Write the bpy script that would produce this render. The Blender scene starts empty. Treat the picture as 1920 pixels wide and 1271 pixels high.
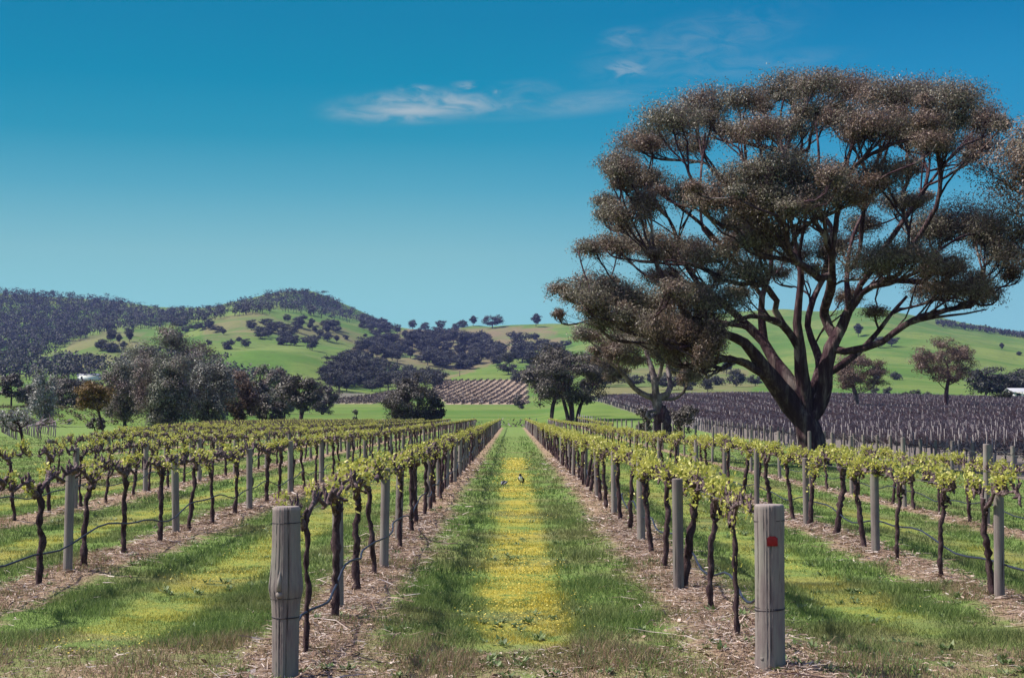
import bpy, math
import numpy as np
R = math.radians
C = bpy.context.scene.collection
scene = bpy.context.scene
# ------------------------------------------------------------------ camera
F = 2840.0; PITCH = R(2.832); CAMZ = 1.77
cam = bpy.data.cameras.new('camera'); cam.sensor_width = 36.0; cam.lens = 36.0*F/1920
cam.clip_start = 0.1; cam.clip_end = 20000
camo = bpy.data.objects.new('camera', cam); C.objects.link(camo)
camo.location = (0, 0, CAMZ); camo.rotation_euler = (R(90)+PITCH, 0, 0)
scene.camera = camo
scene.view_settings.view_transform = 'Standard'; scene.view_settings.look = 'None'
scene.view_settings.exposure = 0.5; scene.view_settings.gamma = 1.0
scene.cycles.max_bounces = 6; scene.cycles.diffuse_bounces = 2; scene.cycles.glossy_bounces = 1
scene.cycles.transmission_bounces = 3; scene.cycles.transparent_max_bounces = 4; scene.cycles.volume_bounces = 0
SUN_AZ, SUN_EL = R(-88), R(51)       # measured from +Y, negative towards -X

def lin(r, g, b):
    f = lambda c: (c/255/12.92) if c/255 <= .04045 else ((c/255+.055)/1.055)**2.4
    return (f(r), f(g), f(b), 1.0)
def ray(px, py):
    u = (px-960)/F; v = (635.5-py)/F; c, s = math.cos(PITCH), math.sin(PITCH)
    return np.array((u, c - v*s, s + v*c))
def at(px, py, Y):
    d = ray(px, py); t = Y/d[1]
    return np.array((d[0]*t, Y, CAMZ+d[2]*t))
def zat(py, Y): return at(960, py, Y)[2]

# ------------------------------------------------------------------ node helper
class NT:
    def __init__(s, nt): s.t = nt; s.l = nt.links.new
    def n(s, typ, **kw):
        x = s.t.nodes.new(typ)
        for k, v in kw.items(): setattr(x, k, v)
        return x
    def put(s, inp, v):
        if isinstance(v, bpy.types.NodeSocket): s.l(v, inp)
        elif v is not None:
            if isinstance(v, (tuple, list)) and len(v) == 3 and inp.type == 'RGBA': v = (*v, 1)
            inp.default_value = v
    def m(s, op, a, b=None, c=None, clamp=False):
        x = s.n('ShaderNodeMath', operation=op, use_clamp=clamp)
        s.put(x.inputs[0], a); s.put(x.inputs[1], b); s.put(x.inputs[2], c); return x.outputs[0]
    def ss(s, v, a, b):          # smoothstep 0 at a, 1 at b
        x = s.n('ShaderNodeMapRange', interpolation_type='SMOOTHSTEP')
        s.put(x.inputs[0], v); s.put(x.inputs[1], a); s.put(x.inputs[2], b); return x.outputs[0]
    def mix(s, f, a, b, blend='MIX'):
        x = s.n('ShaderNodeMix', data_type='RGBA', blend_type=blend)
        s.put(x.inputs[0], f); s.put(x.inputs[6], a); s.put(x.inputs[7], b); return x.outputs[2]
    def noise(s, vec, scale, detail=3, rough=.55, dist=0, dims='3D'):
        x = s.n('ShaderNodeTexNoise', noise_dimensions=dims)
        s.put(x.inputs['Vector'], vec); x.inputs['Scale'].default_value = scale
        x.inputs['Detail'].default_value = detail; x.inputs['Roughness'].default_value = rough
        x.inputs['Distortion'].default_value = dist
        return x.outputs[0]
    def vmul(s, v, k):
        x = s.n('ShaderNodeVectorMath', operation='MULTIPLY'); s.put(x.inputs[0], v); s.put(x.inputs[1], k); return x.outputs[0]
    def xyz(s, v):
        x = s.n('ShaderNodeSeparateXYZ'); s.put(x.inputs[0], v); return x.outputs
    def ramp(s, f, stops):
        x = s.n('ShaderNodeValToRGB'); e = x.color_ramp.elements
        while len(e) < len(stops): e.new(.5)
        for i, (p, c) in enumerate(stops): e[i].position = p; e[i].color = c
        s.put(x.inputs[0], f); return x.outputs[0]

# ------------------------------------------------------------------ world: sky
w = bpy.data.worlds.new('World'); scene.world = w; w.use_nodes = True
nt = NT(w.node_tree); w.node_tree.nodes.clear()
sky = nt.n('ShaderNodeTexSky', sky_type='NISHITA'); sky.sun_disc = False
sky.sun_elevation = SUN_EL; sky.sun_rotation = SUN_AZ; sky.ozone_density = 2.0; sky.air_density = 1.2
g = nt.n('ShaderNodeTexCoord').outputs['Generated']
o = nt.xyz(g); X, Y, Z = o[0], o[1], o[2]
el = nt.m('DIVIDE', Z, 0.30, clamp=True)
band_l = nt.ramp(el, [(0.0, lin(148,210,212)), (.24, lin(140,204,209)), (.35, lin(130,191,199)), (.49, lin(84,168,190)), (.60, lin(38,150,180)), (.72, lin(0,138,174)), (.85, lin(0,129,169)), (1, lin(0,123,164))])
band_r = nt.ramp(el, [(0.0, lin(146,206,214)), (.24, lin(132,194,208)), (.35, lin(112,180,202)), (.49, lin(66,160,194)), (.60, lin(38,146,190)), (.72, lin(24,138,186)), (.85, lin(0,123,174)), (1, lin(0,116,170))])
az = nt.m('DIVIDE', X, nt.m('MAXIMUM', Y, .05))
low = nt.mix(nt.ss(az, -.1, .3), band_l, band_r)
# thin cloud wisps high in the air
u = az; v = nt.m('DIVIDE', Z, nt.m('MAXIMUM', Y, .05))
cv = nt.n('ShaderNodeCombineXYZ'); nt.put(cv.inputs[0], u); nt.put(cv.inputs[1], v)
streak = nt.noise(nt.vmul(cv.outputs[0], (14, 70, 1)), 1.0, 6, .62, .6)
puff = nt.noise(nt.vmul(cv.outputs[0], (40, 90, 1)), 1.0, 6, .6, .8)
def cloud(px, py, rx, ry, tilt, amt, src, lo, hi):
    d = ray(px, py); cu, cvv = d[0]/d[1], d[2]/d[1]
    du = nt.m('SUBTRACT', u, cu); dv = nt.m('SUBTRACT', v, cvv)
    dv = nt.m('ADD', dv, nt.m('MULTIPLY', du, -tilt))
    r2 = nt.m('ADD', nt.m('POWER', nt.m('ABSOLUTE', nt.m('DIVIDE', du, rx/F)), 2.0), nt.m('POWER', nt.m('ABSOLUTE', nt.m('DIVIDE', dv, ry/F)), 2.0))
    body = nt.ss(nt.m('SQRT', r2), 1.0, 0.15)
    return nt.m('MULTIPLY', nt.m('MULTIPLY', body, nt.ss(src, lo, hi)), amt)
cl = cloud(790, 200, 240, 42, 0.04, .55, puff, .30, .70)
for a in [(770,206,140,19,-.02,.6,streak,.2,.55), (905,166,70,16,-.1,.5,puff,.38,.62), (780,168,50,14,0,.3,puff,.38,.62), (960,178,130,34,.12,.2,puff,.3,.75), (1172,72,66,30,.1,.20,puff,.32,.7), (1175,130,60,28,0,.3,puff,.42,.66),
          (1300,85,300,80,.25,.13,puff,.3,.75), (1380,125,300,36,.1,.11,puff,.3,.7), (1120,190,300,32,.12,.2,streak,.3,.65)]:
    cl = nt.m('MAXIMUM', cl, cloud(*a))
low = nt.mix(cl, low, lin(205, 206, 205))
up = nt.mix(1.0, sky.outputs[0], (.225, .175, .205), 'MULTIPLY')     # the Nishita sky overhead
col = nt.mix(nt.ss(Z, .28, .5), low, up)
bg = nt.n('ShaderNodeBackground'); nt.put(bg.inputs[0], col); bg.inputs[1].default_value = 0.72
out = nt.n('ShaderNodeOutputWorld'); nt.l(bg.outputs[0], out.inputs[0])
# ------------------------------------------------------------------ sun
sl = bpy.data.lights.new('sun', 'SUN'); sl.energy = 5.0; sl.angle = R(.53); sl.color = (1, .945, .86)
so = bpy.data.objects.new('sun', sl); C.objects.link(so)
sd = np.array((math.sin(SUN_AZ)*math.cos(SUN_EL), math.cos(SUN_AZ)*math.cos(SUN_EL), math.sin(SUN_EL)))
from mathutils import Vector, Matrix
so.rotation_euler = Vector(sd).to_track_quat('Z', 'Y').to_euler()

# ------------------------------------------------------------------ generic helpers
def tag(o, label=None, cat=None, group=None, kind=None):
    if label: o['label'] = label
    if cat: o['category'] = cat
    if group: o['group'] = group
    if kind: o['kind'] = kind
    return o
def link(o, parent=None):
    C.objects.link(o)
    if parent is not None: o.parent = parent
    return o
def empty(name, loc, rz=0, sc=1):
    o = bpy.data.objects.new(name, None); o.location = tuple(loc); o.rotation_euler = (0, 0, rz)
    o.scale = (sc, sc, sc) if np.isscalar(sc) else sc
    o.empty_display_size = .2
    return link(o)
def mesh(name, V, faces, mat, smooth=True):
    """faces: list of int arrays (n,3) or (n,4)"""
    me = bpy.data.meshes.new(name)
    V = np.asarray(V, np.float32)
    me.vertices.add(len(V)); me.vertices.foreach_set('co', V.ravel())
    faces = [np.asarray(f, np.int32) for f in faces if len(f)]
    idx = np.concatenate([f.ravel() for f in faces])
    tot = np.concatenate([np.full(len(f), f.shape[1], np.int32) for f in faces])
    st = np.concatenate(([0], np.cumsum(tot)[:-1])).astype(np.int32)
    me.loops.add(len(idx)); me.loops.foreach_set('vertex_index', idx)
    me.polygons.add(len(tot)); me.polygons.foreach_set('loop_start', st)
    if smooth is not False:
        me.polygons.foreach_set('use_smooth', np.full(len(tot), bool(smooth)))
    me.update(calc_edges=True); me.validate()
    mats = mat if isinstance(mat, (list, tuple)) else [mat]
    for m_ in mats: me.materials.append(m_)
    return me
def obj(name, me, parent=None, loc=None):
    o = bpy.data.objects.new(name, me)
    if loc is not None: o.location = tuple(loc)
    return link(o, parent)
class MB:
    def __init__(s): s.V = []; s.Q = []; s.T = []; s.n = 0
    def add(s, V, Q=None, T=None):
        V = np.asarray(V, float).reshape(-1, 3)
        if Q is not None and len(Q): s.Q.append(np.asarray(Q)+s.n)
        if T is not None and len(T): s.T.append(np.asarray(T)+s.n)
        s.V.append(V); s.n += len(V)
    def tube(s, P, rad, sides=6, cap=True, rn=None):
        P = np.asarray(P, float); n = len(P); rad = np.broadcast_to(np.asarray(rad, float), (n,))
        T = np.gradient(P, axis=0); T /= np.linalg.norm(T, axis=1)[:, None]+1e-9
        up = np.array((0.13, .97, .2)) if abs(T[0] @ np.array((0.13, .97, .2))) < .9 else np.array((1., 0, 0))
        A = np.cross(T, up); A /= np.linalg.norm(A, axis=1)[:, None]+1e-9
        for i in range(1, n):
            a = A[i-1] - T[i]*(A[i-1] @ T[i]); l = np.linalg.norm(a)
            if l > 1e-6: A[i] = a/l
        B = np.cross(T, A)
        th = np.arange(sides)*2*math.pi/sides
        rr = rad[:, None]*(1 if rn is None else rn)
        ring = P[:, None, :] + (np.cos(th)[None, :, None]*A[:, None, :]+np.sin(th)[None, :, None]*B[:, None, :])*(rr*np.ones((n, sides)))[:, :, None]
        V = ring.reshape(-1, 3)
        i = np.arange(n-1)[:, None]*sides; j = np.arange(sides)[None, :]; j2 = (j+1) % sides
        Q = np.stack((i+j, i+j2, i+sides+j2, i+sides+j), -1).reshape(-1, 4)
        Tt = None
        if cap:
            V = np.vstack((V, P[-1][None])); k = np.arange(sides)
            Tt = np.stack(((n-1)*sides+k, (n-1)*sides+(k+1) % sides, np.full(sides, n*sides)), -1)
        s.add(V, Q, Tt)
    def quads(s, A):                       # A (n,4,3)
        n = len(A)
        if n: s.add(A.reshape(-1, 3), np.arange(n*4).reshape(n, 4))
    def tris(s, A):
        n = len(A)
        if n: s.add(A.reshape(-1, 3), None, np.arange(n*3).reshape(n, 3))
    def box(s, c, d, rz=0):
        c = np.asarray(c, float); d = np.asarray(d, float)/2
        v = np.array([(x, y, z) for x in (-1, 1) for y in (-1, 1) for z in (-1, 1)], float)*d
        cr, sr = math.cos(rz), math.sin(rz)
        v = np.stack((v[:, 0]*cr-v[:, 1]*sr, v[:, 0]*sr+v[:, 1]*cr, v[:, 2]), -1)+c
        s.add(v, [(0,1,3,2),(4,6,7,5),(0,4,5,1),(2,3,7,6),(0,2,6,4),(1,5,7,3)])
    def mesh(s, name, mat, smooth=True):
        fs = ([np.concatenate(s.Q)] if s.Q else [])+([np.concatenate(s.T)] if s.T else [])
        return mesh(name, np.concatenate(s.V), fs, mat, smooth)
def unit(v): return v/(np.linalg.norm(v, axis=-1, keepdims=True)+1e-9)
def leaves(P, L, W, D, rng, N=None):
    """lens shaped leaves at P pointing along D, facing N where given"""
    n = len(P)
    if N is None: D = unit(D); S = unit(np.cross(D, rng.normal(size=(n, 3))))
    else: N = unit(N); D = unit(D-N*(D*N).sum(1)[:, None]); S = unit(np.cross(N, D))
    L = (np.broadcast_to(L, (n,))*rng.uniform(.7, 1.3, n))[:, None]; W = (np.broadcast_to(W, (n,))*rng.uniform(.7, 1.3, n))[:, None]
    mid = P+D*L*.45
    return np.stack((P, mid+S*W/2, P+D*L, mid-S*W/2), 1)
def vnoise(x, y, sc, seed=0):
    r = np.random.default_rng(seed).random((256, 256))
    x = np.asarray(x, float)/sc+1000; y = np.asarray(y, float)/sc+1000
    i = np.floor(x).astype(int); j = np.floor(y).astype(int); fx = x-i; fy = y-j
    fx = fx*fx*(3-2*fx); fy = fy*fy*(3-2*fy); g = lambda a, b: r[a % 256, b % 256]
    return (g(i, j)*(1-fx)+g(i+1, j)*fx)*(1-fy)+(g(i, j+1)*(1-fx)+g(i+1, j+1)*fx)*fy
def sstep(v, a, b):
    t = np.clip((v-a)/(b-a), 0, 1); return t*t*(3-2*t)
ORD = ['nearest', 'second', 'third', 'fourth', 'fifth', 'sixth', 'seventh', 'eighth', 'ninth', 'tenth', 'eleventh', 'twelfth', 'thirteenth', 'fourteenth', 'fifteenth', 'sixteenth', 'seventeenth', 'eighteenth', 'nineteenth', 'twentieth', 'twenty-first', 'twenty-second', 'twenty-third', 'twenty-fourth', 'twenty-fifth', 'twenty-sixth', 'twenty-seventh', 'twenty-eighth', 'twenty-ninth', 'thirtieth',
       'thirty-first', 'thirty-second', 'thirty-third', 'thirty-fourth', 'thirty-fifth', 'thirty-sixth', 'thirty-seventh', 'thirty-eighth', 'thirty-ninth', 'fortieth', 'forty-first', 'forty-second', 'forty-third', 'forty-fourth', 'forty-fifth', 'forty-sixth', 'forty-seventh', 'forty-eighth', 'forty-ninth', 'fiftieth']

# ------------------------------------------------------------------ layout of the vineyard
ROWS = []     # (x, y0, y1, phrase)
ROW_DX = 3.27
LEFTX = [-1.50-ROW_DX*k for k in range(9)]
LEFT_Y0 = [9.95, 11.0, 17.0, 37.0, 53.0, 69.0, 89.0, 111.0, 136.0]
RIGHTX = [1.745, 4.70, 8.5]
ROW_END = 196.0
LPH = ['the row just left of the grass aisle', 'the second row left of the aisle', 'the third row left of the aisle', 'the fourth row left of the aisle', 'the fifth row left of the aisle', 'the sixth row left of the aisle', 'the seventh row left of the aisle', 'the eighth row left of the aisle', 'the outermost row on the left']
RPH = ['the row just right of the grass aisle', 'the second row right of the aisle', 'the third row right of the aisle']

# ------------------------------------------------------------------ terrain
PXS = np.arange(-960, 2893, 8.0)
ST = []       # station distance, px profile -> py
def st(Y, *pp): ST.append((Y, np.array(pp, float)))
st(400, (0,768), (250,772), (500,776), (600,779), (1000,779), (1060,772), (1105,747), (1400,741), (1640,744), (1920,750))
st(600, (0,742), (250,746), (500,750), (600,757), (1000,757), (1105,743), (1400,734), (1640,737), (1920,742))
st(850, (0,722), (200,718), (300,712), (420,706), (560,712), (640,722), (700,732), (760,728), (830,713), (985,711), (1100,706), (1300,706), (1450,715), (1640,706), (1920,725))
st(960, (0,705), (100,698), (200,696), (330,676), (420,662), (480,650), (540,653), (600,668), (650,690), (700,712), (760,718), (830,706), (900,692), (960,687), (1000,690), (1300,690), (1450,700), (1640,680), (1800,690), (1920,712))
st(1060, (0,704), (140,690), (330,690), (420,672), (480,660), (540,662), (600,676), (650,696), (700,712), (760,720), (830,710), (900,703), (960,700), (1000,698), (1100,690), (1300,686), (1450,694), (1640,674), (1800,684), (1920,706))
st(1250, (0,678), (100,660), (150,642), (200,629), (260,627), (330,640), (400,648), (480,655), (560,655), (640,664), (700,682), (800,690), (900,690), (1000,684), (1100,668), (1300,656), (1450,675), (1640,645), (1760,655), (1920,688))
st(1380, (0,676), (100,664), (150,650), (200,642), (260,640), (330,648), (400,640), (480,634), (560,640), (640,652), (700,672), (800,678), (900,676), (1000,668), (1100,655), (1300,642), (1450,655), (1640,628), (1760,640), (1920,674))
st(1700, (0,632), (100,628), (200,624), (300,622), (400,602), (470,591), (560,597), (640,614), (700,634), (800,648), (900,642), (1000,636), (1100,630), (1300,618), (1450,614), (1640,600), (1760,622), (1920,655))
st(2100, (0,592), (200,594), (300,598), (400,594), (470,586), (560,578), (640,598), (700,614), (740,620), (800,624), (850,620), (900,617), (1000,614), (1100,609), (1300,600), (1450,591), (1640,583), (1700,592), (1760,609), (1920,643))
st(2700, (-200,560), (0,549), (100,556), (200,566), (260,578), (300,586), (380,585), (430,576), (480,563), (520,554), (560,551), (600,556), (650,583), (700,607), (740,625), (800,645), (1000,650), (1640,640), (1700,618), (1760,611), (1800,615), (1920,639), (2200,645))
st(3300, (-200,640), (0,640), (400,660), (800,690), (1920,690))
def zright(Y): return np.interp(Y, [0, 60, 100, 150, 200, 250, 300], [-.8, -.8, -.62, -.2, .7, 1.9, 3.3])
def Hnear(X, Y):
    X = np.asarray(X, float); Y = np.asarray(Y, float)
    zl = np.interp(Y, [0, 200, 300], [0, 0, .6]) + sstep(-X, 30, 90)*sstep(Y, 150, 300)*2.4
    s = sstep(X, 2.5, 17)
    return zl*(1-s)+zright(Y)*s
HY = np.concatenate((np.linspace(200, 420, 40)[:-1], np.geomspace(420, 3300, 150)))
gp, gy = np.meshgrid(PXS, HY)
sy = [200, 300]; sz = []
for Y0 in (200, 300): sz.append(Hnear((PXS-960)/F*Y0, np.full(len(PXS), float(Y0))))
for Y0, pr in ST:
    py = np.interp(PXS, pr[:, 0], pr[:, 1])
    k = np.ones(9)/9; py = np.convolve(np.pad(py, 4, mode='edge'), k, 'valid')
    sz.append(np.array([zat(p, Y0) for p in py])); sy.append(Y0)
sy = np.array(sy, float); sz = np.array(sz)
# smooth (Catmull-Rom like, monotone) interpolation along distance
def pchip(x, y, xi):
    h = np.diff(x); d = np.diff(y, axis=0)/h[:, None]; m = np.zeros_like(y)
    a, b = d[:-1], d[1:]; w1 = 2*h[1:]+h[:-1]; w2 = h[1:]+2*h[:-1]
    with np.errstate(divide='ignore', invalid='ignore'):
        mm = (w1+w2)[:, None]/(w1[:, None]/a+w2[:, None]/b)
    m[1:-1] = np.where(a*b > 0, mm, 0); m[0] = d[0]; m[-1] = d[-1]
    i = np.clip(np.searchsorted(x, xi)-1, 0, len(h)-1); t = ((xi-x[i])/h[i])[:, None]; H_ = h[i][:, None]
    return (2*t**3-3*t*t+1)*y[i]+(t**3-2*t*t+t)*H_*m[i]+(-2*t**3+3*t*t)*y[i+1]+(t**3-t*t)*H_*m[i+1]
HZ = pchip(sy, sz, HY)
GX = (gp-960)/F*gy
far = sstep(gy, 700, 1500)
HZ = HZ + far*((vnoise(GX, gy, 150, 3)-.5)*16+(vnoise(GX, gy, 60, 4)-.5)*7+(vnoise(GX, gy, 25, 5)-.5)*2)*sstep(3300-gy, 0, 900)
def proj_y(X, Y, Z):
    c, s = math.cos(PITCH), math.sin(PITCH); dz = Z-CAMZ
    return 635.5-F*(-Y*s+dz*c)/(Y*c+dz*s)
HPY = proj_y(GX, gy, HZ)
def hill_h(X, Y):
    px = 960+F*X/Y; fi = np.clip((px-PXS[0])/8, 0, len(PXS)-1.001); i = int(fi); a = fi-i
    col = HZ[:, i]*(1-a)+HZ[:, i+1]*a
    return float(np.interp(Y, HY, col))
def H(X, Y): return float(Hnear(X, Y)) if Y < 200 else hill_h(X, Y)
def hill_at(px, py):
    """the nearest terrain point seen at that place of the view"""
    i = int(np.clip(round((px-PXS[0])/8), 0, len(PXS)-1)); col = HPY[:, i]
    k = np.argmax(col <= py)
    if col[k] > py: k = int(np.argmin(col))
    if k == 0: Yv = HY[0]
    else:
        t = (col[k-1]-py)/(col[k-1]-col[k]+1e-9); t = min(max(t, 0), 1); Yv = HY[k-1]+(HY[k]-HY[k-1])*t
    Xv = (px-960)/F*Yv
    return np.array((Xv, Yv, hill_h(Xv, Yv)))

# ------------------------------------------------------------------ materials
def newmat(name):
    m = bpy.data.materials.new(name); m.use_nodes = True; m.node_tree.nodes.clear()
    return m, NT(m.node_tree)
def principled(nt, col, rough=.8, spec=.2, normal=None):
    p = nt.n('ShaderNodeBsdfPrincipled'); nt.put(p.inputs['Base Color'], col); nt.put(p.inputs['Roughness'], rough)
    p.inputs['Specular IOR Level'].default_value = spec
    if normal is not None: nt.l(normal, p.inputs['Normal'])
    return p.outputs[0]
def finish(nt, sh):
    o = nt.n('ShaderNodeOutputMaterial'); nt.l(sh, o.inputs[0])
def bump(nt, h, strength, dist):
    b = nt.n('ShaderNodeBump'); b.inputs['Strength'].default_value = strength; b.inputs['Distance'].default_value = dist
    nt.l(h, b.inputs['Height']); return b.outputs[0]
def leafmat(name, stops, trans=.3, tcol=None, rough=.5, spec=.25, big=None):
    m, nt = newmat(name)
    geo = nt.n('ShaderNodeNewGeometry')
    col = nt.ramp(geo.outputs['Random Per Island'], stops)
    if big:
        nz = nt.noise(geo.outputs['Position'], big[0], 2); col = nt.mix(nt.ss(nz, .4, .65), col, nt.mix(1.0, col, big[1], 'MULTIPLY'))
    d = principled(nt, col, rough, spec)
    t = nt.n('ShaderNodeBsdfTranslucent'); nt.put(t.inputs[0], col if tcol is None else nt.mix(.5, col, tcol))
    mx = nt.n('ShaderNodeMixShader'); mx.inputs[0].default_value = trans; nt.l(d, mx.inputs[1]); nt.l(t.outputs[0], mx.inputs[2])
    finish(nt, mx.outputs[0]); return m
def cover(nt):
    """masks of the vineyard floor from the place on the ground"""
    P = nt.n('ShaderNodeNewGeometry').outputs['Position']; x, y, z = nt.xyz(P)
    n1 = nt.noise(P, 1.3, 4, .6); n2 = nt.noise(P, 5.0, 3, .6)
    wob = nt.m('ADD', nt.m('MULTIPLY', nt.m('SUBTRACT', n1, .5), .55), nt.m('MULTIPLY', nt.m('SUBTRACT', n2, .5), .35))
    ax = nt.m('SUBTRACT', nt.m('MULTIPLY', x, -1.0), 1.5)
    dl = nt.m('ABSOLUTE', nt.m('SUBTRACT', nt.m('FLOORED_MODULO', nt.m('ADD', ax, ROW_DX/2), ROW_DX), ROW_DX/2))
    left = nt.m('LESS_THAN', x, .1)
    dr = nt.m('ABSOLUTE', nt.m('SUBTRACT', x, RIGHTX[0]))
    for rx in RIGHTX[1:]: dr = nt.m('MINIMUM', dr, nt.m('ABSOLUTE', nt.m('SUBTRACT', x, rx)))
    d = nt.m('ADD', nt.m('MULTIPLY', dl, left), nt.m('MULTIPLY', dr, nt.m('SUBTRACT', 1.0, left)))
    d = nt.m('ADD', d, wob)
    mulch = nt.ss(d, .54, .24)
    # only where rows are planted
    yb = nt.m('SUBTRACT', nt.m('MULTIPLY', x, -5.5), 30.0)
    inr = nt.m('MULTIPLY', nt.m('GREATER_THAN', y, yb), nt.m('LESS_THAN', y, 197.0))
    inr = nt.m('MULTIPLY', inr, nt.m('LESS_THAN', x, 9.6))
    mulch = nt.m('MULTIPLY', mulch, inr)
    head = nt.ss(nt.m('ADD', y, nt.m('MULTIPLY', nt.m('SUBTRACT', nt.noise(P, .9, 3), .5), 6.0)), 12.8, 10.6)
    # flowers down the middle of each aisle
    cl_ = nt.m('ABSOLUTE', nt.m('SUBTRACT', nt.m('FLOORED_MODULO', ax, ROW_DX), ROW_DX/2))
    cm = nt.m('ABSOLUTE', nt.m('SUBTRACT', x, .10))
    cr = nt.m('MINIMUM', nt.m('ABSOLUTE', nt.m('SUBTRACT', x, 3.22)), nt.m('ABSOLUTE', nt.m('SUBTRACT', x, 6.6)))
    isl = nt.m('LESS_THAN', x, -1.5); isr = nt.m('GREATER_THAN', x, 1.745); ism = nt.m('SUBTRACT', nt.m('SUBTRACT', 1.0, isl), isr)
    cd = nt.m('ADD', nt.m('ADD', nt.m('MULTIPLY', cl_, isl), nt.m('MULTIPLY', cm, ism)), nt.m('MULTIPLY', cr, isr))
    cd = nt.m('ADD', cd, nt.m('MULTIPLY', wob, .8))
    yel = nt.m('MULTIPLY', nt.ss(cd, .50, .2), nt.ss(nt.noise(P, 2.2, 4, .75), .36, .5))
    bandn = nt.noise(nt.vmul(P, (.5, .62, 1)), 1.0, 5, .7)
    yel = nt.m('MULTIPLY', yel, nt.ss(bandn, .36, .54))
    amt = nt.m('ADD', nt.m('ADD', nt.m('MULTIPLY', ism, 1.0), nt.m('MULTIPLY', isl, .56)), nt.m('MULTIPLY', isr, .4))
    yel = nt.m('MULTIPLY', nt.m('MULTIPLY', yel, amt), nt.m('MULTIPLY', nt.ss(nt.m('ADD', y, nt.m('MULTIPLY', nt.m('SUBTRACT', n1, .5), 5.0)), 10.8, 13.2), nt.ss(y, 75, 30)))
    yel = nt.m('MULTIPLY', yel, inr)
    return dict(P=P, x=x, y=y, n1=n1, n2=n2, mulch=mulch, head=head, yel=yel, inr=inr)
GREEN = [(0, (.06, .10, .03, 1)), (.35, (.11, .18, .044, 1)), (.65, (.165, .24, .062, 1)), (1, (.25, .30, .10, 1))]
def grasscol(nt, c, f):
    g_ = nt.ramp(f, GREEN)
    pat = nt.noise(c['P'], .35, 4, .6)
    g_ = nt.mix(nt.ss(pat, .42, .66), g_, (.16, .17, .065))
    far_ = nt.ss(c['y'], 40, 170)
    return nt.mix(nt.m('MULTIPLY', far_, .5), g_, (.14, .22, .06))
M = {}
def mk_ground():
    m, nt = newmat('vineyard_floor'); c = cover(nt)
    fine = nt.noise(c['P'], 45, 4, .65)
    gcol = grasscol(nt, c, nt.m('ADD', nt.m('MULTIPLY', fine, .7), nt.m('MULTIPLY', c['n2'], .35)))
    straw = nt.ramp(nt.noise(nt.vmul(c['P'], (26, 18, 20)), 1.0, 6, .7), [(.25, (.085, .055, .04, 1)), (.42, (.22, .155, .10, 1)), (.58, (.35, .255, .165, 1)), (.8, (.46, .37, .26, 1))])
    gcol = nt.mix(nt.m('MULTIPLY', c['yel'], nt.ss(fine, .3, .6)), gcol, (.42, .34, .055))
    hm = nt.m('MULTIPLY', c['head'], nt.ss(c['n1'], .36, .6))
    col = nt.mix(nt.m('MAXIMUM', c['mulch'], nt.m('MULTIPLY', hm, .9)), gcol, straw)
    # grey purple cultivated soil of the dormant block on the right
    soil = nt.ramp(nt.noise(c['P'], 6, 4), [(.3, (.12, .10, .09, 1)), (.7, (.21, .185, .15, 1))])
    col = nt.mix(nt.m('MULTIPLY', nt.ss(c['x'], 19.6, 20.4), nt.ss(c['y'], 54, 57)), col, soil)
    nb = bump(nt, nt.m('ADD', fine, nt.noise(c['P'], 14, 3)), .7, .03)
    finish(nt, principled(nt, col, .95, .05, nb)); return m
def mk_blade():
    m, nt = newmat('grass_blade'); c = cover(nt)
    rnd = nt.n('ShaderNodeNewGeometry').outputs['Random Per Island']
    col = grasscol(nt, c, rnd)
    col = nt.mix(nt.m('MULTIPLY', c['yel'], nt.m('LESS_THAN', rnd, .76)), col, (.54, .44, .06))
    dry = nt.m('MULTIPLY', nt.m('MAXIMUM', c['mulch'], c['head']), nt.m('LESS_THAN', nt.m('FRACT', nt.m('MULTIPLY', rnd, 7.31)), .62))
    col = nt.mix(dry, col, nt.mix(nt.m('FRACT', nt.m('MULTIPLY', rnd, 13.7)), (.20, .125, .075), (.38, .29, .18)))
    d = principled(nt, col, .6, .2)
    t = nt.n('ShaderNodeBsdfTranslucent'); nt.put(t.inputs[0], col)
    mx = nt.n('ShaderNodeMixShader'); mx.inputs[0].default_value = .35; nt.l(d, mx.inputs[1]); nt.l(t.outputs[0], mx.inputs[2])
    finish(nt, mx.outputs[0]); return m
def mk_hill():
    m, nt = newmat('hill_pasture')
    P = nt.n('ShaderNodeNewGeometry').outputs['Position']; x, y, z = nt.xyz(P)
    a = nt.n('ShaderNodeAttribute', attribute_name='cover'); at_ = nt.n('ShaderNodeSeparateColor'); nt.l(a.outputs['Color'], at_.inputs[0])
    tan_, dry, soil = at_.outputs[0], at_.outputs[1], at_.outputs[2]
    n = nt.noise(P, .012, 5, .6); f = nt.noise(P, .11, 4, .65); ff = nt.noise(P, .6, 3, .6)
    col = nt.mix(nt.ss(n, .38, .64), (.085, .165, .035), (.15, .205, .055))
    col = nt.mix(nt.m('MULTIPLY', nt.ss(f, .5, .72), .6), col, (.075, .12, .035))
    col = nt.mix(nt.m('MULTIPLY', dry, nt.ss(nt.m('ADD', n, nt.m('MULTIPLY', f, .4)), .45, .8)), col, nt.mix(f, (.15, .10, .075), (.24, .20, .11)))
    rough_grass = nt.mix(nt.m('ADD', nt.m('MULTIPLY', ff, .5), nt.m('MULTIPLY', nt.noise(P, .05, 5, .7), .5)), (.5, .52, .55), (1.35, 1.3, 1.2)); col = nt.mix(1.0, col, rough_grass, 'MULTIPLY')
    tanc = nt.mix(nt.ss(f, .3, .7), (.25, .18, .13), (.37, .295, .205))
    col = nt.mix(tan_, col, tanc)
    soilc = nt.mix(ff, (.12, .095, .095), (.20, .168, .155))
    col = nt.mix(soil, col, soilc)
    finish(nt, principled(nt, col, .95, .03)); return m
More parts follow.
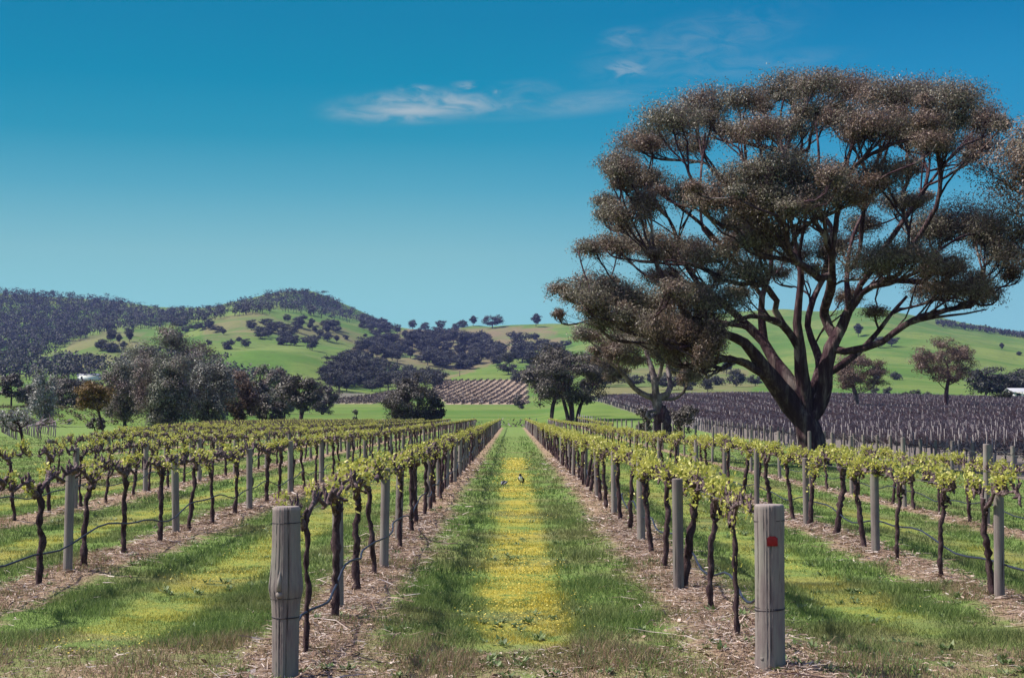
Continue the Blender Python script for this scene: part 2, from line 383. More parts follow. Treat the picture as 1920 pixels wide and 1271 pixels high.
def mk_bark(name, stops, sc=6, strength=.9, dist=.05, stretch=(1, 1, .22), patch=None):
    m, nt = newmat(name)
    tc = nt.n('ShaderNodeTexCoord').outputs['Object']
    v = nt.vmul(tc, stretch)
    a = nt.noise(v, sc, 6, .65, .4); b = nt.noise(v, sc*3.7, 4, .6)
    col = nt.ramp(nt.m('ADD', nt.m('MULTIPLY', a, .7), nt.m('MULTIPLY', b, .3)), stops)
    if patch:
        pn = nt.noise(nt.vmul(tc, (1, 1, .45)), patch[0], 4, .6, .5); col = nt.mix(nt.m('MULTIPLY', nt.ss(pn, .56, .64), .8), col, patch[1])
    finish(nt, principled(nt, col, .9, .12, bump(nt, nt.m('ADD', a, nt.m('MULTIPLY', b, .4)), strength, dist))); return m
def mk_post(name, tint):
    m, nt = newmat(name)
    tc = nt.n('ShaderNodeTexCoord').outputs['Object']; oi = nt.n('ShaderNodeObjectInfo').outputs['Random']
    gr = nt.noise(nt.vmul(tc, (1, 1, .05)), 55, 5, .7); bl = nt.noise(nt.vmul(tc, (1, 1, .35)), 7, 4, .6); cr = nt.noise(nt.vmul(tc, (1, 1, .025)), 30, 3, .5)
    x, y, z = nt.xyz(tc)
    col = nt.ramp(nt.m('ADD', nt.m('MULTIPLY', gr, .55), nt.m('MULTIPLY', bl, .45)), [(.25, (.10, .075, .075, 1)), (.45, (.19, .16, .145, 1)), (.6, (.255, .23, .195, 1)), (.8, (.33, .30, .255, 1))])
    col = nt.mix(nt.m('MULTIPLY', nt.ss(bl, .42, .68), .55), col, tint)
    col = nt.mix(nt.ss(cr, .36, .30), col, (.035, .025, .03))
    top = nt.ss(z, 1.142, 1.154); col = nt.mix(nt.m('MULTIPLY', top, .5), col, (.36, .30, .26))
    grd = nt.ss(nt.m('ADD', z, nt.m('MULTIPLY', bl, .2)), .22, .06); col = nt.mix(nt.m('MULTIPLY', grd, .45), col, (.20, .15, .12))
    col = nt.mix(1.0, col, nt.mix(oi, (.82, .8, .82), (1.15, 1.15, 1.15)), 'MULTIPLY')
    finish(nt, principled(nt, col, .85, .15, bump(nt, nt.m('ADD', nt.m('MULTIPLY', gr, .6), nt.m('MULTIPLY', nt.ss(cr, .30, .38), 1.2)), .55, .006))); return m
def flat(name, col, rough=.7, spec=.2, metal=0, var=.25, sc=20):
    m, nt = newmat(name)
    tc = nt.n('ShaderNodeTexCoord').outputs['Object']; n = nt.noise(tc, sc, 3)
    c2 = nt.mix(n, tuple(c*(1-var) for c in col[:3]), tuple(min(1, c*(1+var)) for c in col[:3]))
    p = principled(nt, c2, rough, spec); p.node.inputs['Metallic'].default_value = metal
    finish(nt, p); return m
M['ground'] = mk_ground(); M['blade'] = mk_blade(); M['hill'] = mk_hill()
M['vine_bark'] = mk_bark('vine_bark', [(.3, (.022, .013, .016, 1)), (.5, (.062, .038, .04, 1)), (.72, (.16, .115, .105, 1))], 30, 1.0, .02, (1, 1, .3))
M['cordon_bark'] = mk_bark('cordon_bark', [(.3, (.03, .018, .022, 1)), (.5, (.11, .072, .072, 1)), (.7, (.36, .295, .27, 1))], 30, 1.0, .02, (1, .4, 1))
M['vine_leaf'] = leafmat('young_vine_leaf', [(0, (.22, .25, .04, 1)), (.4, (.42, .43, .085, 1)), (.75, (.58, .56, .14, 1)), (1, (.70, .64, .25, 1))], .36, (.52, .50, .09), .5, .3)
M['gum_bark'] = mk_bark('gum_bark', [(.32, (.026, .012, .019, 1)), (.5, (.062, .034, .041, 1)), (.66, (.19, .14, .13, 1))], 3.4, 1.0, .16, (1, 1, .16), (.8, (.25, .20, .18)))
M['pale_bark'] = mk_bark('pale_gum_bark', [(.32, (.04, .028, .034, 1)), (.48, (.115, .09, .093, 1)), (.68, (.36, .31, .29, 1))], 1.6, .7, .06, (1, 1, .5))
M['gum_leaf'] = leafmat('gum_leaf', [(0, (.072, .058, .056, 1)), (.4, (.125, .108, .076, 1)), (.75, (.185, .17, .108, 1)), (.97, (.255, .235, .16, 1)), (1, (.38, .36, .30, 1))], .24, None, .45, .3, (.35, (1.12, .86, .9)))
M['gum_leaf_grey'] = leafmat('grey_gum_leaf', [(0, (.085, .076, .074, 1)), (.5, (.15, .148, .12, 1)), (.85, (.215, .215, .17, 1)), (1, (.30, .30, .25, 1))], .16, None, .45, .4)
M['gum_leaf_silver'] = leafmat('silvery_gum_leaf', [(0, (.10, .095, .095, 1)), (.5, (.21, .21, .185, 1)), (.85, (.33, .33, .29, 1)), (1, (.46, .46, .42, 1))], .2, None, .45, .4)
M['gum_leaf_green'] = leafmat('green_gum_leaf', [(0, (.07, .062, .056, 1)), (.45, (.128, .128, .09, 1)), (.85, (.19, .20, .135, 1)), (1, (.26, .27, .2, 1))], .18, None, .5, .3, (.3, (1.15, .82, 1.0)))
M['gum_leaf_dark'] = leafmat('dark_gum_leaf', [(0, (.03, .022, .024, 1)), (.5, (.078, .066, .052, 1)), (.9, (.135, .12, .085, 1)), (1, (.2, .18, .14, 1))], .14, None, .5, .35)
M['gum_leaf_gold'] = leafmat('golden_leaf', [(0, (.07, .04, .014, 1)), (.5, (.16, .095, .03, 1)), (1, (.27, .18, .06, 1))], .2)
M['gum_leaf_red'] = leafmat('reddish_leaf', [(0, (.045, .026, .02, 1)), (.5, (.125, .08, .055, 1)), (1, (.24, .17, .125, 1))], .18)
M['lime_leaf'] = leafmat('lime_leaf', [(0, (.08, .1, .02, 1)), (.5, (.17, .2, .045, 1)), (1, (.26, .28, .08, 1))], .25)
M['hill_leaf'] = leafmat('hill_tree_leaf', [(0, (.018, .018, .022, 1)), (.5, (.050, .052, .050, 1)), (1, (.125, .128, .098, 1))], .12, None, .7, .15)
M['far_bark'] = flat('distant_bark', (.10, .08, .08))
M['post'] = mk_post('weathered_post', (.20, .21, .165))
M['stake'] = flat('grey_stake', (.24, .215, .205), sc=4)
M['wire'] = flat('galvanised_wire', (.20, .19, .2), .5, .4, .6)
M['dark_wire'] = flat('rusty_wire', (.035, .028, .032), .6, .3, .3)
M['hose'] = flat('drip_hose_plastic', (.022, .028, .046), .5, .25)
M['twig'] = leafmat('straw_litter', [(0, (.07, .045, .042, 1)), (.35, (.21, .14, .10, 1)), (.7, (.36, .27, .20, 1)), (1, (.56, .49, .43, 1))], .0, None, .9, .05)
M['dormant'] = leafmat('dormant_cane', [(0, (.08, .054, .06, 1)), (.5, (.185, .138, .15, 1)), (.85, (.30, .245, .25, 1)), (1, (.42, .37, .36, 1))], .0, None, .9, .05)
M['flower'] = leafmat('yellow_flower', [(0, (.48, .37, .04, 1)), (1, (.66, .56, .12, 1))], .2)

# ------------------------------------------------------------------ ground and hills
t_ = np.linspace(-1, 1, 341); gx = np.sinh(t_*4.6)/math.sinh(4.6)*190
gyv = np.concatenate((np.linspace(-12, 6, 20)[:-1], np.geomspace(6, 216, 330)))
AX, AY = np.meshgrid(gx, gyv); AZ = Hnear(AX, AY)
def rowdist(X):
    X = np.asarray(X, float)
    d = np.full(X.shape, 99.0)
    for r in LEFTX+RIGHTX: d = np.minimum(d, np.abs(X-r))
    return d
def micro(X, Y):
    near = sstep(60-np.asarray(Y, float), 0, 30)
    return near*(.055*sstep(.75-rowdist(X), 0, .6)+(vnoise(X, Y, .32, 8)-.5)*.035+(vnoise(X, Y, 1.1, 9)-.5)*.06)
AZ = AZ + micro(AX, AY) - .06*sstep(AY, 203, 208)
def gridfaces(nr, nc):
    i = np.arange(nr-1)[:, None]*nc; j = np.arange(nc-1)[None, :]
    return np.stack((i+j, i+j+1, i+nc+j+1, i+nc+j), -1).reshape(-1, 4)
g_o = obj('ground', mesh('ground', np.stack((AX, AY, AZ), -1).reshape(-1, 3), [gridfaces(*AX.shape)], M['ground'])); tag(g_o, kind='structure')
hm = mesh('hills', np.stack((GX, gy, HZ), -1).reshape(-1, 3), [gridfaces(*GX.shape)], M['hill'])
def inpoly(px, py, poly):
    poly = np.array(poly, float); ins = np.zeros(np.shape(px), bool); n = len(poly)
    for i in range(n):
        x1, y1 = poly[i]; x2, y2 = poly[(i+1) % n]
        if y1 == y2: continue
        c = ((y1 > py) != (y2 > py)) & (px < (x2-x1)*(py-y1)/(y2-y1)+x1); ins ^= c
    return ins
jx = (vnoise(GX, gy, 25, 21)-.5)*14; jy = (vnoise(GX, gy, 25, 22)-.5)*6
vis = np.ones(HPY.shape, bool)
cov = np.zeros(GX.shape+(4,), np.float32); cov[..., 3] = 1
midr = (gy > 560) & (gy < 900)
cov[..., 0] = inpoly(gp, HPY, [(838,758), (812,735), (812,714), (990,712), (992,758)]) & midr
cov[..., 0] = np.maximum(cov[..., 0], .75*(inpoly(gp, HPY, [(640,757), (640,748), (700,738), (762,730), (762,742), (700,757)]) & midr))
dr = np.zeros(GX.shape)
for poly, a in [([(720,632),(780,612),(1020,612),(1060,640),(900,690),(840,712),(720,690),(640,660)], .9), ([(120,690),(130,640),(200,622),(270,622),(280,640),(190,690)], .55), ([(380,600),(470,585),(640,612),(720,640),(690,650),(560,625),(380,640)], .55), ([(1100,740),(1100,690),(1400,690),(1420,720),(1400,745)], .6)]:
    dr = np.maximum(dr, a*(inpoly(gp+jx, HPY+jy, poly) & (gy > 500)))
cov[..., 1] = dr
cov[..., 2] = ((GX > 20) & (gy < 402))*1.0
cov[..., 2] = np.maximum(cov[..., 2], inpoly(gp, HPY, [(600,757), (604,738), (640,736), (690,738), (640,748), (636,757)]) & midr)*.75
at_ = hm.attributes.new('cover', 'FLOAT_COLOR', 'POINT'); at_.data.foreach_set('color', cov.reshape(-1))
h_o = obj('hills', hm); tag(h_o, kind='structure')

# ------------------------------------------------------------------ trees
class Tree:
    def __init__(s, seed):
        s.rng = np.random.default_rng(seed); s.P = []; s.par = []; s.rm = []; s.ok = []; s.T = []; s.leaf = []
    def node(s, p, par, rmin=0, ok=True):
        p = np.asarray(p, float); t = np.array((0, 0, 1.)) if par < 0 else unit(p-s.P[par])
        s.P.append(p); s.par.append(par); s.rm.append(rmin); s.ok.append(ok); s.T.append(t); return len(s.P)-1
    def limb(s, pts, start=None, ok=True, step=.5):
        """pts: (x,y,z,r); catmull-rom refined"""
        pts = np.array(pts, float)
        if start is None: cur = -1; q = pts
        else: cur = start; q = np.vstack((np.append(s.P[start], pts[0, 3]), pts))
        out = []
        for i in range(len(q)-1):
            p0 = q[max(i-1, 0)]; p1 = q[i]; p2 = q[i+1]; p3 = q[min(i+2, len(q)-1)]
            n = max(1, int(np.linalg.norm(p2[:3]-p1[:3])/step))
            for k in range(n):
                t = k/n
                if i == 0 and k == 0 and start is not None: continue
                v = .5*((2*p1)+(-p0+p2)*t+(2*p0-5*p1+4*p2-p3)*t*t+(-p0+3*p1-3*p2+p3)*t**3)
                v[3] = p1[3]*(1-t)+p2[3]*t
                cur = s.node(v[:3], cur, v[3], ok); out.append(cur)
        cur = s.node(q[-1][:3], cur, q[-1][3], ok); out.append(cur)
        return out
    def nearest(s, p): return int(np.argmin(np.linalg.norm(np.array(s.P)-np.asarray(p), axis=1)))
    def attach(s, c, step=.5, up=1.0, minL=0.0):
        c = np.asarray(c, float); P = np.array(s.P); T = np.array(s.T); ok = np.array(s.ok)
        d = c-P; L = np.linalg.norm(d, axis=1)+1e-6; cs = (d*T).sum(1)/L
        cost = L*(1+1.0*(1-cs))+2.0*np.maximum(0, P[:, 2]-c[2]+.3*L)
        cost[~ok] = 1e9; cost[L < minL] += 50
        i = int(np.argmin(cost)); p0 = P[i]; D = L[i]
        outw = np.array((c[0]-p0[0], c[1]-p0[1], 0)); e = unit(unit(outw)*.4+np.array((0, 0, up)))
        b1 = p0+T[i]*D*.33; b2 = c-e*D*.3
        n = max(3, int(D/step)); cur = i; chain = [i]
        w1, w2 = s.rng.normal(size=3), s.rng.normal(size=3)
        for k in range(1, n+1):
            t = k/n; q = (1-t)**3*p0+3*(1-t)**2*t*b1+3*(1-t)*t*t*b2+t**3*c
            q = q+D*.022*(w1*math.sin(t*6.3)*(1-t)+w2*math.sin(t*11))*(1 if k < n else 0)
            cur = s.node(q, cur); chain.append(cur)
        return chain
    def pad(s, c, r, tips, nleaf, L, W, droop=.6, flat_=-.35, chain=None, step=.5, hang=0.0, sig=.2, fan=.5, nch=1, minL=0.0, face=.9):
        c = np.asarray(c, float); r = np.asarray(r, float); rng = s.rng
        if nch == 1: chains = [s.attach(c-np.array((0, 0, r[2]*.45)), step, 1.0, minL)]
        else: chains = [s.attach(c+np.array((rng.uniform(-.6, .6)*r[0], rng.uniform(-.6, .6)*r[1], -r[2]*.4)), step, 1.0, minL) for _ in range(nch)]
        ch = [q for chain in chains for q in chain[max(1, int(len(chain)*fan)):]]
        per = max(3, nleaf//tips)
        for _ in range(tips):
            v = unit(rng.normal(size=3)); v[2] = v[2] if v[2] > flat_ else abs(v[2])*rng.uniform(-.3, 1)
            q = c+v*r*(rng.uniform(.3, 1.0)**.5*rng.uniform(.8, 1.2))
            kk = rng.integers(len(ch), size=4); i = ch[int(min(kk, key=lambda a_: np.linalg.norm(s.P[ch[a_]]-q)))]; p0 = s.P[i]; D = np.linalg.norm(q-p0)
            mid = p0*.5+q*.5+np.array((0, 0, -.07*D))+rng.normal(size=3)*D*.06
            a = s.node(mid, i, ok=False); b = s.node(q, a, ok=False)
            n = per; sg = r*sig; hz = 1.0
            if rng.random() < .25: hz = 2.0; q = q-np.array((0, 0, r[2]*.35))
            Pq = q+np.clip(rng.normal(size=(n, 3)), -1.7, 1.7)*sg*np.array((1, 1, .8*hz))
            # fill back along the twig as well
            k = rng.random(n) < .3; Pq[k] = q+(mid-q)*rng.random((k.sum(), 1))*.6+rng.normal(size=(k.sum(), 3))*sg*.6
            Dd = rng.normal(size=(n, 3))*.75+np.array((0, 0, -droop))
            s.leaf.append(leaves(Pq, L, W, Dd, rng, unit((Pq-c)/r+np.array((0, 0, .25)))*face+rng.normal(size=(n, 3))*.42))
    def wood(s, tip=.014, ex=2.4, rmax=None):
        n = len(s.P); acc = np.zeros(n); r = np.zeros(n); kids = [[] for _ in range(n)]
        for i in range(n):
            if s.par[i] >= 0: kids[s.par[i]].append(i)
        for i in range(n-1, -1, -1):
            if not kids[i]: acc[i] += tip**ex
            r[i] = max(acc[i]**(1/ex), s.rm[i])
            if s.par[i] >= 0: acc[s.par[i]] += acc[i]
        if rmax: r = np.minimum(r, rmax)
        mb = MB(); P = np.array(s.P)
        starts = [(i, s.par[i]) for i in range(n) if s.par[i] < 0]
        stack = [(-1, i) for i, _ in starts]
        while stack:
            base, i = stack.pop()
            ids = ([base] if base >= 0 else [])+[i]; cur = i
            while kids[cur]:
                ks = sorted(kids[cur], key=lambda k: -r[k]); 
                for k in ks[1:]: stack.append((cur, k))
                cur = ks[0]; ids.append(cur)
            rr = r[ids].copy()
            if base >= 0: rr[0] = min(rr[0], rr[1]*1.25)
            pts = P[ids]; mx = rr.max()
            sides = 14 if mx > .3 else 8 if mx > .08 else 5 if mx > .03 else 3
            rn = None
            if mx > .12:
                th = np.arange(sides); rn = 1+.06*np.sin(th*2+np.arange(len(ids))[:, None]*.2)+.05*np.sin(th*5+np.arange(len(ids))[:, None]*.13)+.055*s.rng.normal(size=(len(ids), sides))
            if base < 0: rr[0] *= 1.12
            mb.tube(pts, rr, sides, True, rn)
        return mb
    def crown(s):
        mb = MB(); mb.quads(np.concatenate(s.leaf)); return mb
def finish_tree(t, name, loc, label, cat, group, bark, leaf, tip=.014, ex=2.4, rmax=None):
    root = empty(name, loc); tag(root, label, cat, group)
    obj('trunk', t.wood(tip, ex, rmax).mesh('trunk', M[bark]), root)
    obj('crown', t.crown().mesh('crown', M[leaf], False), root)
    return root
def generic(seed, h, w, base=.3, npads=18, nleaf=4000, L=.3, W=.12, tr=.25, lean=0, ntr=1, shape=1.0, padr=.2, tips=7, flat_=-.35, sig=.24, dome=.6, droop=.5):
    t = Tree(seed); rng = t.rng
    cz = h*(base+(1-base)*.45); top = None
    for k in range(ntr):
        a = rng.uniform(0, 6.28); sp = 0 if ntr == 1 else w*.04; out = 0 if ntr == 1 else w*.16
        hh = h*(base*1.0+(1-base)*.42)
        pts = [(math.cos(a)*sp, math.sin(a)*sp, -.3, tr), (math.cos(a)*(sp+out*.3)+lean*.35, math.sin(a)*(sp+out*.3), hh*.4, tr*.8), (math.cos(a)*(sp+out)+lean*.8+rng.normal()*.03*w, math.sin(a)*(sp+out), hh*.8, tr*.55), (math.cos(a)*(sp+out*1.2)+lean, math.sin(a)*(sp+out*1.2), hh*1.1, tr*.3)]
        ids = t.limb(pts, step=h/16)
        for i in ids[:max(2, int(len(ids)*.45*(1 if base > .12 else .3)))]: t.ok[i] = False
    pads = []
    for k in range(npads):
        for _ in range(30):
            v = rng.normal(size=3); v = v/np.linalg.norm(v)*rng.uniform(.35, 1)**.5
            if v[2] < -.85: continue
            zz = cz+v[2]*h*(1-base)*.5*(.92)
            # width profile
            f = 1.0 if v[2] > 0 else 1-(1-dome)*(-v[2])
            c = np.array((v[0]*w*.5*(1-padr*.7)*f+lean, v[1]*w*.5*(1-padr*.7)*f, zz))
            if all(np.linalg.norm((c-q)/np.array((1, 1, .6))) > w*padr*.55 for q in pads): break
        pads.append(c)
    pads.sort(key=lambda c: np.linalg.norm(c-np.array((lean, 0, h*base))))
    for c in pads:
        k = rng.uniform(.75, 1.25)
        t.pad(c, np.array((w*padr, w*padr, h*(1-base)*.15*shape))*k, tips, nleaf//npads, L, W, droop, flat_, step=h/14, sig=sig)
    return t

# --- the great gum beside the vines
GY = 72.0; gb = at(1524, 872, GY)
def gpt(px, py, r=0, d=0):
    p = at(px, py, GY+d); return (p[0]-gb[0], p[1]-gb[1], p[2]-gb[2], r*GY/F)
def glimb(t, pts, d0, d1, start=None, **k):
    n = len(pts); q = [gpt(p[0], p[1], p[2], d0+(d1-d0)*i/max(1, n-1)) for i, p in enumerate(pts)]
    s_ = None if start is None else t.nearest(gpt(*start, 0, d0)[:3])
    return t.limb(q, s_, **k)
T = Tree(11)
ids = glimb(T, [(1531,892,30.0), (1530,875,27.5), (1526,852,24.7), (1520,820,23.3), (1512,790,21.8)], 0, 0)
for i in ids: T.ok[i] = False
A = glimb(T, [(1484,757,20.2), (1457,721,16.8), (1433,691,14.3), (1416,665,11.8), (1396,642,9.2), (1362,626,6.7), (1320,600,4.2)], 0, -2.5, (1512,790))
for i in A[:4]: T.ok[i] = False
A2 = glimb(T, [(1498,742,12.6), (1472,701,11.8), (1449,671,10.1), (1432,640,9.2), (1408,617,8.0), (1386,596,5.9), (1345,560,4.2), (1300,535,3.4), (1245,512,2.5)], 0, 3, (1508,780))
for i in A2[:4]: T.ok[i] = False
glimb(T, [(1428,605,6.7), (1429,556,5.5), (1442,516,4.6), (1446,480,3.4), (1425,430,2.5)], 1.5, 2.5, (1432,640))
B = glimb(T, [(1510,750,16.0), (1505,721,14.3), (1502,678,11.8), (1499,638,9.2), (1495,605,7.6), (1499,556,6.3), (1502,506,5.5), (1492,456,4.2), (1480,400,2.9)], 0, -1.5, (1512,790))
for i in B[:5]: T.ok[i] = False
B2 = glimb(T, [(1487,635,6.7), (1468,609,5.9), (1450,599,5.0), (1406,593,4.2), (1350,615,2.9)], -.6, -3.5, (1500,660))
glimb(T, [(1453,582,4.6), (1457,564,4.6), (1449,554,4.2), (1440,540,3.4), (1420,505,2.5)], -1.2, -3, (1468,609))
glimb(T, [(1530,715,9.2), (1538,687,9.2), (1530,655,7.6), (1514,612,5.9), (1525,560,5.0), (1545,520,4.2), (1560,470,3.4), (1570,430,2.5)], .5, 4.5, (1508,745))
D_ = glimb(T, [(1532,770,13.4), (1541,750,13.4), (1549,724,13.0), (1549,690,12.6), (1558,652,11.8), (1578,615,10.1), (1591,582,8.0), (1604,566,6.7), (1612,535,5.5), (1640,500,4.2), (1665,455,3.0)], 0, -1, (1516,800))
for i in D_[:5]: T.ok[i] = False
glimb(T, [(1628,540,4.6), (1668,532,4.2), (1720,510,3.4), (1790,480,2.5)], -1.4, -3.5, (1604,566))
glimb(T, [(1585,659,6.3), (1621,652,5.9), (1655,641,5.5), (1697,609,4.0), (1754,595,2.8), (1811,588,1.8), (1850,580,1.2)], -.8, -3.5, (1556,668))
glimb(T, [(1585,679,6.7), (1614,656,5.9), (1644,625,4.6), (1671,589,3.8), (1700,556,2.9)], .5, 4, (1549,702))
glimb(T, [(1590,560,5.0), (1588,510,4.2), (1600,440,3.4), (1630,380,2.5)], -1, 3, (1586,595))
glimb(T, [(1545,590,5.0), (1558,540,4.2), (1560,480,3.4)], 0, -4, (1568,628))
for pts, d0, d1, st_ in [
 ([(1420,450,3.6), (1385,385,3), (1340,315,2.4), (1300,262,1.6)], 2.5, 5, (1432,470)), ([(1385,500,4), (1325,430,3.4), (1270,385,2.6), (1212,345,1.8)], 2, -2, (1429,556)),
 ([(1290,505,3.2), (1254,410,2.6), (1207,372,2), (1175,318,1.4)], 3.5, 1, (1330,552)), ([(1318,430,3), (1314,335,2.4), (1322,250,1.8)], 1, 4, (1345,480)),
 ([(1440,430,3.6), (1405,340,3), (1395,250,2.2)], 0, -3, (1446,480)), ([(1478,330,3), (1462,240,2.2), (1470,185,1.4)], -1.5, -3, (1482,400)), ([(1512,400,3.2), (1535,310,2.6), (1528,220,1.8)], -1.5, 2, (1495,470)),
 ([(1575,350,3), (1600,262,2.2), (1592,190,1.5)], 4.5, 5, (1570,430)), ([(1690,420,3.2), (1742,345,2.4), (1795,280,1.8), (1835,240,1.2)], -1, 2, (1665,455)), ([(1650,320,2.8), (1672,245,2), (1660,195,1.4)], 3, 4, (1630,380)),
 ([(1700,470,3), (1738,420,2.6), (1775,345,2), (1822,290,1.3)], -2, -4, (1650,490)), ([(1610,480,3.2), (1622,380,2.6), (1645,300,2), (1700,220,1.4)], 1, -2, (1604,545)), ([(1760,470,2.6), (1815,440,2), (1860,445,1.3)], -2, 1, (1730,505))]:
    glimb(T, pts, d0, d1, st_)
PADS = [(1160,305,36,17),(1205,266,62,25),(1258,226,62,28),(1322,200,66,34),(1390,186,42,22),(1470,166,62,28),(1530,160,52,24),(1592,165,62,28),(1660,180,62,30),(1722,178,66,30),(1790,188,60,32),(1840,226,46,34),(1874,234,20,14),(1832,272,42,24),
 (1420,246,50,24),(1368,246,44,22),(1480,240,46,22),(1560,214,60,26),(1640,234,70,30),(1704,250,58,28),(1752,268,50,28),(1212,336,50,20),(1168,345,26,12),(1290,362,44,26),
 (1392,330,62,26,-6),(1452,318,62,30,-7),(1350,372,56,30,-6),(1530,330,60,30,-6),(1420,386,52,34,-6.5),(1500,378,62,30,-7),(1580,358,60,34,-5),(1652,330,52,30,-4),(1690,380,48,22,3),(1136,375,28,14),(1170,402,40,22),(1206,388,26,18),
 (1104,466,32,15),(1160,460,50,24),(1228,458,60,24),(1290,468,52,24),(1332,480,50,26,-4),(1050,541,24,15),(1115,540,50,30),(1172,560,52,27,-3),(1228,572,52,26,2),(1342,566,56,30,-4),(1290,556,46,26),(1400,508,42,28,-4),(1046,590,12,9),
 (1440,440,46,28,-5),(1640,490,62,26,-4),(1700,478,56,28,-5),(1762,502,56,24,-3),(1742,430,56,34,2),(1800,418,60,38,3),(1850,440,48,38,1),(1884,470,36,32,0),(1898,512,24,20,0),(1800,542,58,24,-3),(1850,552,36,18),(1744,542,44,20,3),
 (1590,555,28,16,2),(1640,585,26,12,3),(1490,480,40,24,4),(1562,460,40,24,3),(1250,628,46,22,-3),(1310,640,34,34,-3),(1180,610,40,16,2),(1120,605,30,12),(1380,420,40,24,5),(1620,420,42,22,5),(1700,315,42,20,4),(1300,270,44,20,5),(1480,290,40,18,6),(1240,520,44,20,4)]
rg = np.random.default_rng(5); plist = []
def pdepth(px, f): return f*10.5*math.sqrt(max(.03, 1-((px-1490)/440)**2))
for k, p in enumerate(PADS):
    px, py, rx, ry = p[:4]
    d = p[4] if len(p) > 4 else pdepth(px, (1 if k % 2 else -1)*rg.uniform(.2, .75))
    plist.append((px, py, d, rx*1.0, max(ry*1.25, rx*.56)))
for px, py, d, rx, ry in [(1170,590,-5,36,26),(1232,612,-6,34,30),(1290,618,-4,30,34),(1340,632,-5,26,34),(1108,580,-4,28,16),(1072,556,-3,22,14),(1316,672,-5,20,30),(1262,655,-3,24,30)]: plist.append((px, py, d, rx, ry))
SIL = [(1040,600),(1050,535),(1110,520),(1160,430),(1120,380),(1150,300),(1230,235),(1330,190),(1440,160),(1600,160),(1740,170),(1830,215),(1850,270),(1780,330),(1740,400),(1850,420),(1890,500),(1850,560),(1740,560),(1640,560),(1560,540),(1480,520),(1400,560),(1330,600),(1200,590)]
GAPS = [(1345,300,26,40),(1250,300,22,26),(1225,415,30,20),(1300,420,30,24),(1470,285,30,22),(1600,300,34,18),(1745,320,34,34),(1685,425,34,26),(1545,265,30,14),(1450,560,26,30),(1550,400,20,20),(1700,590,60,30),(1180,500,26,12),(1610,530,26,24),(1120,430,20,16),(1415,285,22,18)]
c_ = 0
while c_ < 84:
    px, py = rg.uniform(1060, 1880), rg.uniform(160, 590)
    if not inpoly(np.array(px), np.array(py), SIL): continue
    if any(((px-a)/(rx+22))**2+((py-b_)/(ry+14))**2 < 1 for a, b_, rx, ry in GAPS): continue
    c_ += 1; q_ = rg.uniform(13, 34); plist.append((px, py, pdepth(px, rg.uniform(-.95, .95)), q_, q_*rg.uniform(.55, .85)))
pl2 = []
for px, py, d, rx, ry in plist:
    c = np.array(gpt(px, py, 0, d)[:3]); pl2.append((c, (rx*GY/F, min(1.6, rx*GY/F), ry*GY/F), rx*ry))
pl2.sort(key=lambda q: np.linalg.norm(q[0]-np.array((0, 0, 6.))))
for c, r, area in pl2:
    T.pad(c, r, int(26+area/26), int(650+area*2.75), .125, .04, .75, -.35, step=.45, sig=.25, fan=.2, nch=3 if area > 900 else 2 if area > 450 else 1, minL=2.4 if area > 450 else .8, face=.55)
finish_tree(T, 'gum_tree', gb, 'huge spreading gum tree with forked dark trunk standing beside the vines', 'tree', None, 'gum_bark', 'gum_leaf', .0115, 2.6)

def place_tree(t, name, X, Y, label, bark, leaf, group=None, cat='tree', **k):
    return finish_tree(t, name, (X, Y, H(X, Y)), label, cat, group, bark, leaf, **k)
def pxX(px, Y): return (px-960)/F*Y
# --- pale trunked gum left of it
PY_ = 112.0; pb = at(1242, 818, PY_)
def ppt(px, py, r=0, d=0):
    p = at(px, py, PY_+d); return (p[0]-pb[0], p[1]-pb[1], p[2]-pb[2], r*PY_/F)
t = Tree(21)
def plimb(pts, d0, d1, start=None):
    n = len(pts); s_ = None if start is None else t.nearest(ppt(*start)[:3])
    return t.limb([ppt(p[0], p[1], p[2], d0+(d1-d0)*i/max(1, n-1)) for i, p in enumerate(pts)], s_, step=.5)
ids = plimb([(1246,826,18), (1240,800,13), (1236,770,10), (1231,748,9)], 0, 0)
for i in ids[:-1]: t.ok[i] = False
plimb([(1228,715,6.5), (1222,690,5), (1212,660,4), (1222,630,3)], 0, 1, (1231,748))
plimb([(1236,705,4), (1245,670,3), (1262,640,3), (1290,622,2)], 0, -2, (1228,715))
plimb([(1252,738,6), (1258,722,5), (1252,690,4), (1270,660,3)], 0, 2, (1232,752))
plimb([(1212,742,5), (1190,728,4.5), (1172,705,4), (1155,688,3), (1130,670,2)], 0, -2, (1232,752))
plimb([(1262,748,3), (1282,735,2.5), (1290,715,2)], 0, -1, (1234,757))
plimb([(1214,772,3), (1212,780,3.5), (1218,786,3), (1228,776,2)], -.6, -.6, (1236,776))
for px, py, rx, ry, d in [(1150,698,24,16,0),(1252,668,28,22,-5),(1292,703,22,20,-2),(1165,655,34,24,-4),(1318,692,20,26,-3),(1255,598,40,22,-4),(1295,585,38,20,3),(1205,640,36,26,-5),(1330,640,30,24,1),(1140,690,22,14,1),(1150,640,44,22,0),(1195,632,44,20,3),(1235,625,40,20,-2),(1285,612,44,22,2),(1305,660,28,28,-2),(1275,690,22,20,2),(1180,670,36,18,-3),(1130,660,30,18,2),(1215,600,40,18,2),(1262,655,30,18,4),(1100,625,36,14,0),(1296,690,18,18,0),(1150,600,40,16,-3),(1225,655,26,14,3)]:
    t.pad(np.array(ppt(px, py, 0, d)[:3]), (rx*PY_/F, rx*PY_/F*.9, ry*PY_/F), 18, 2600, .2, .062, .8, -.6, step=.5, sig=.22, fan=.3)
finish_tree(t, 'gum_tree', pb, 'smaller gum with pale twisted trunk and dark burl left of the huge gum', 'tree', None, 'pale_bark', 'gum_leaf', .014, 2.4)
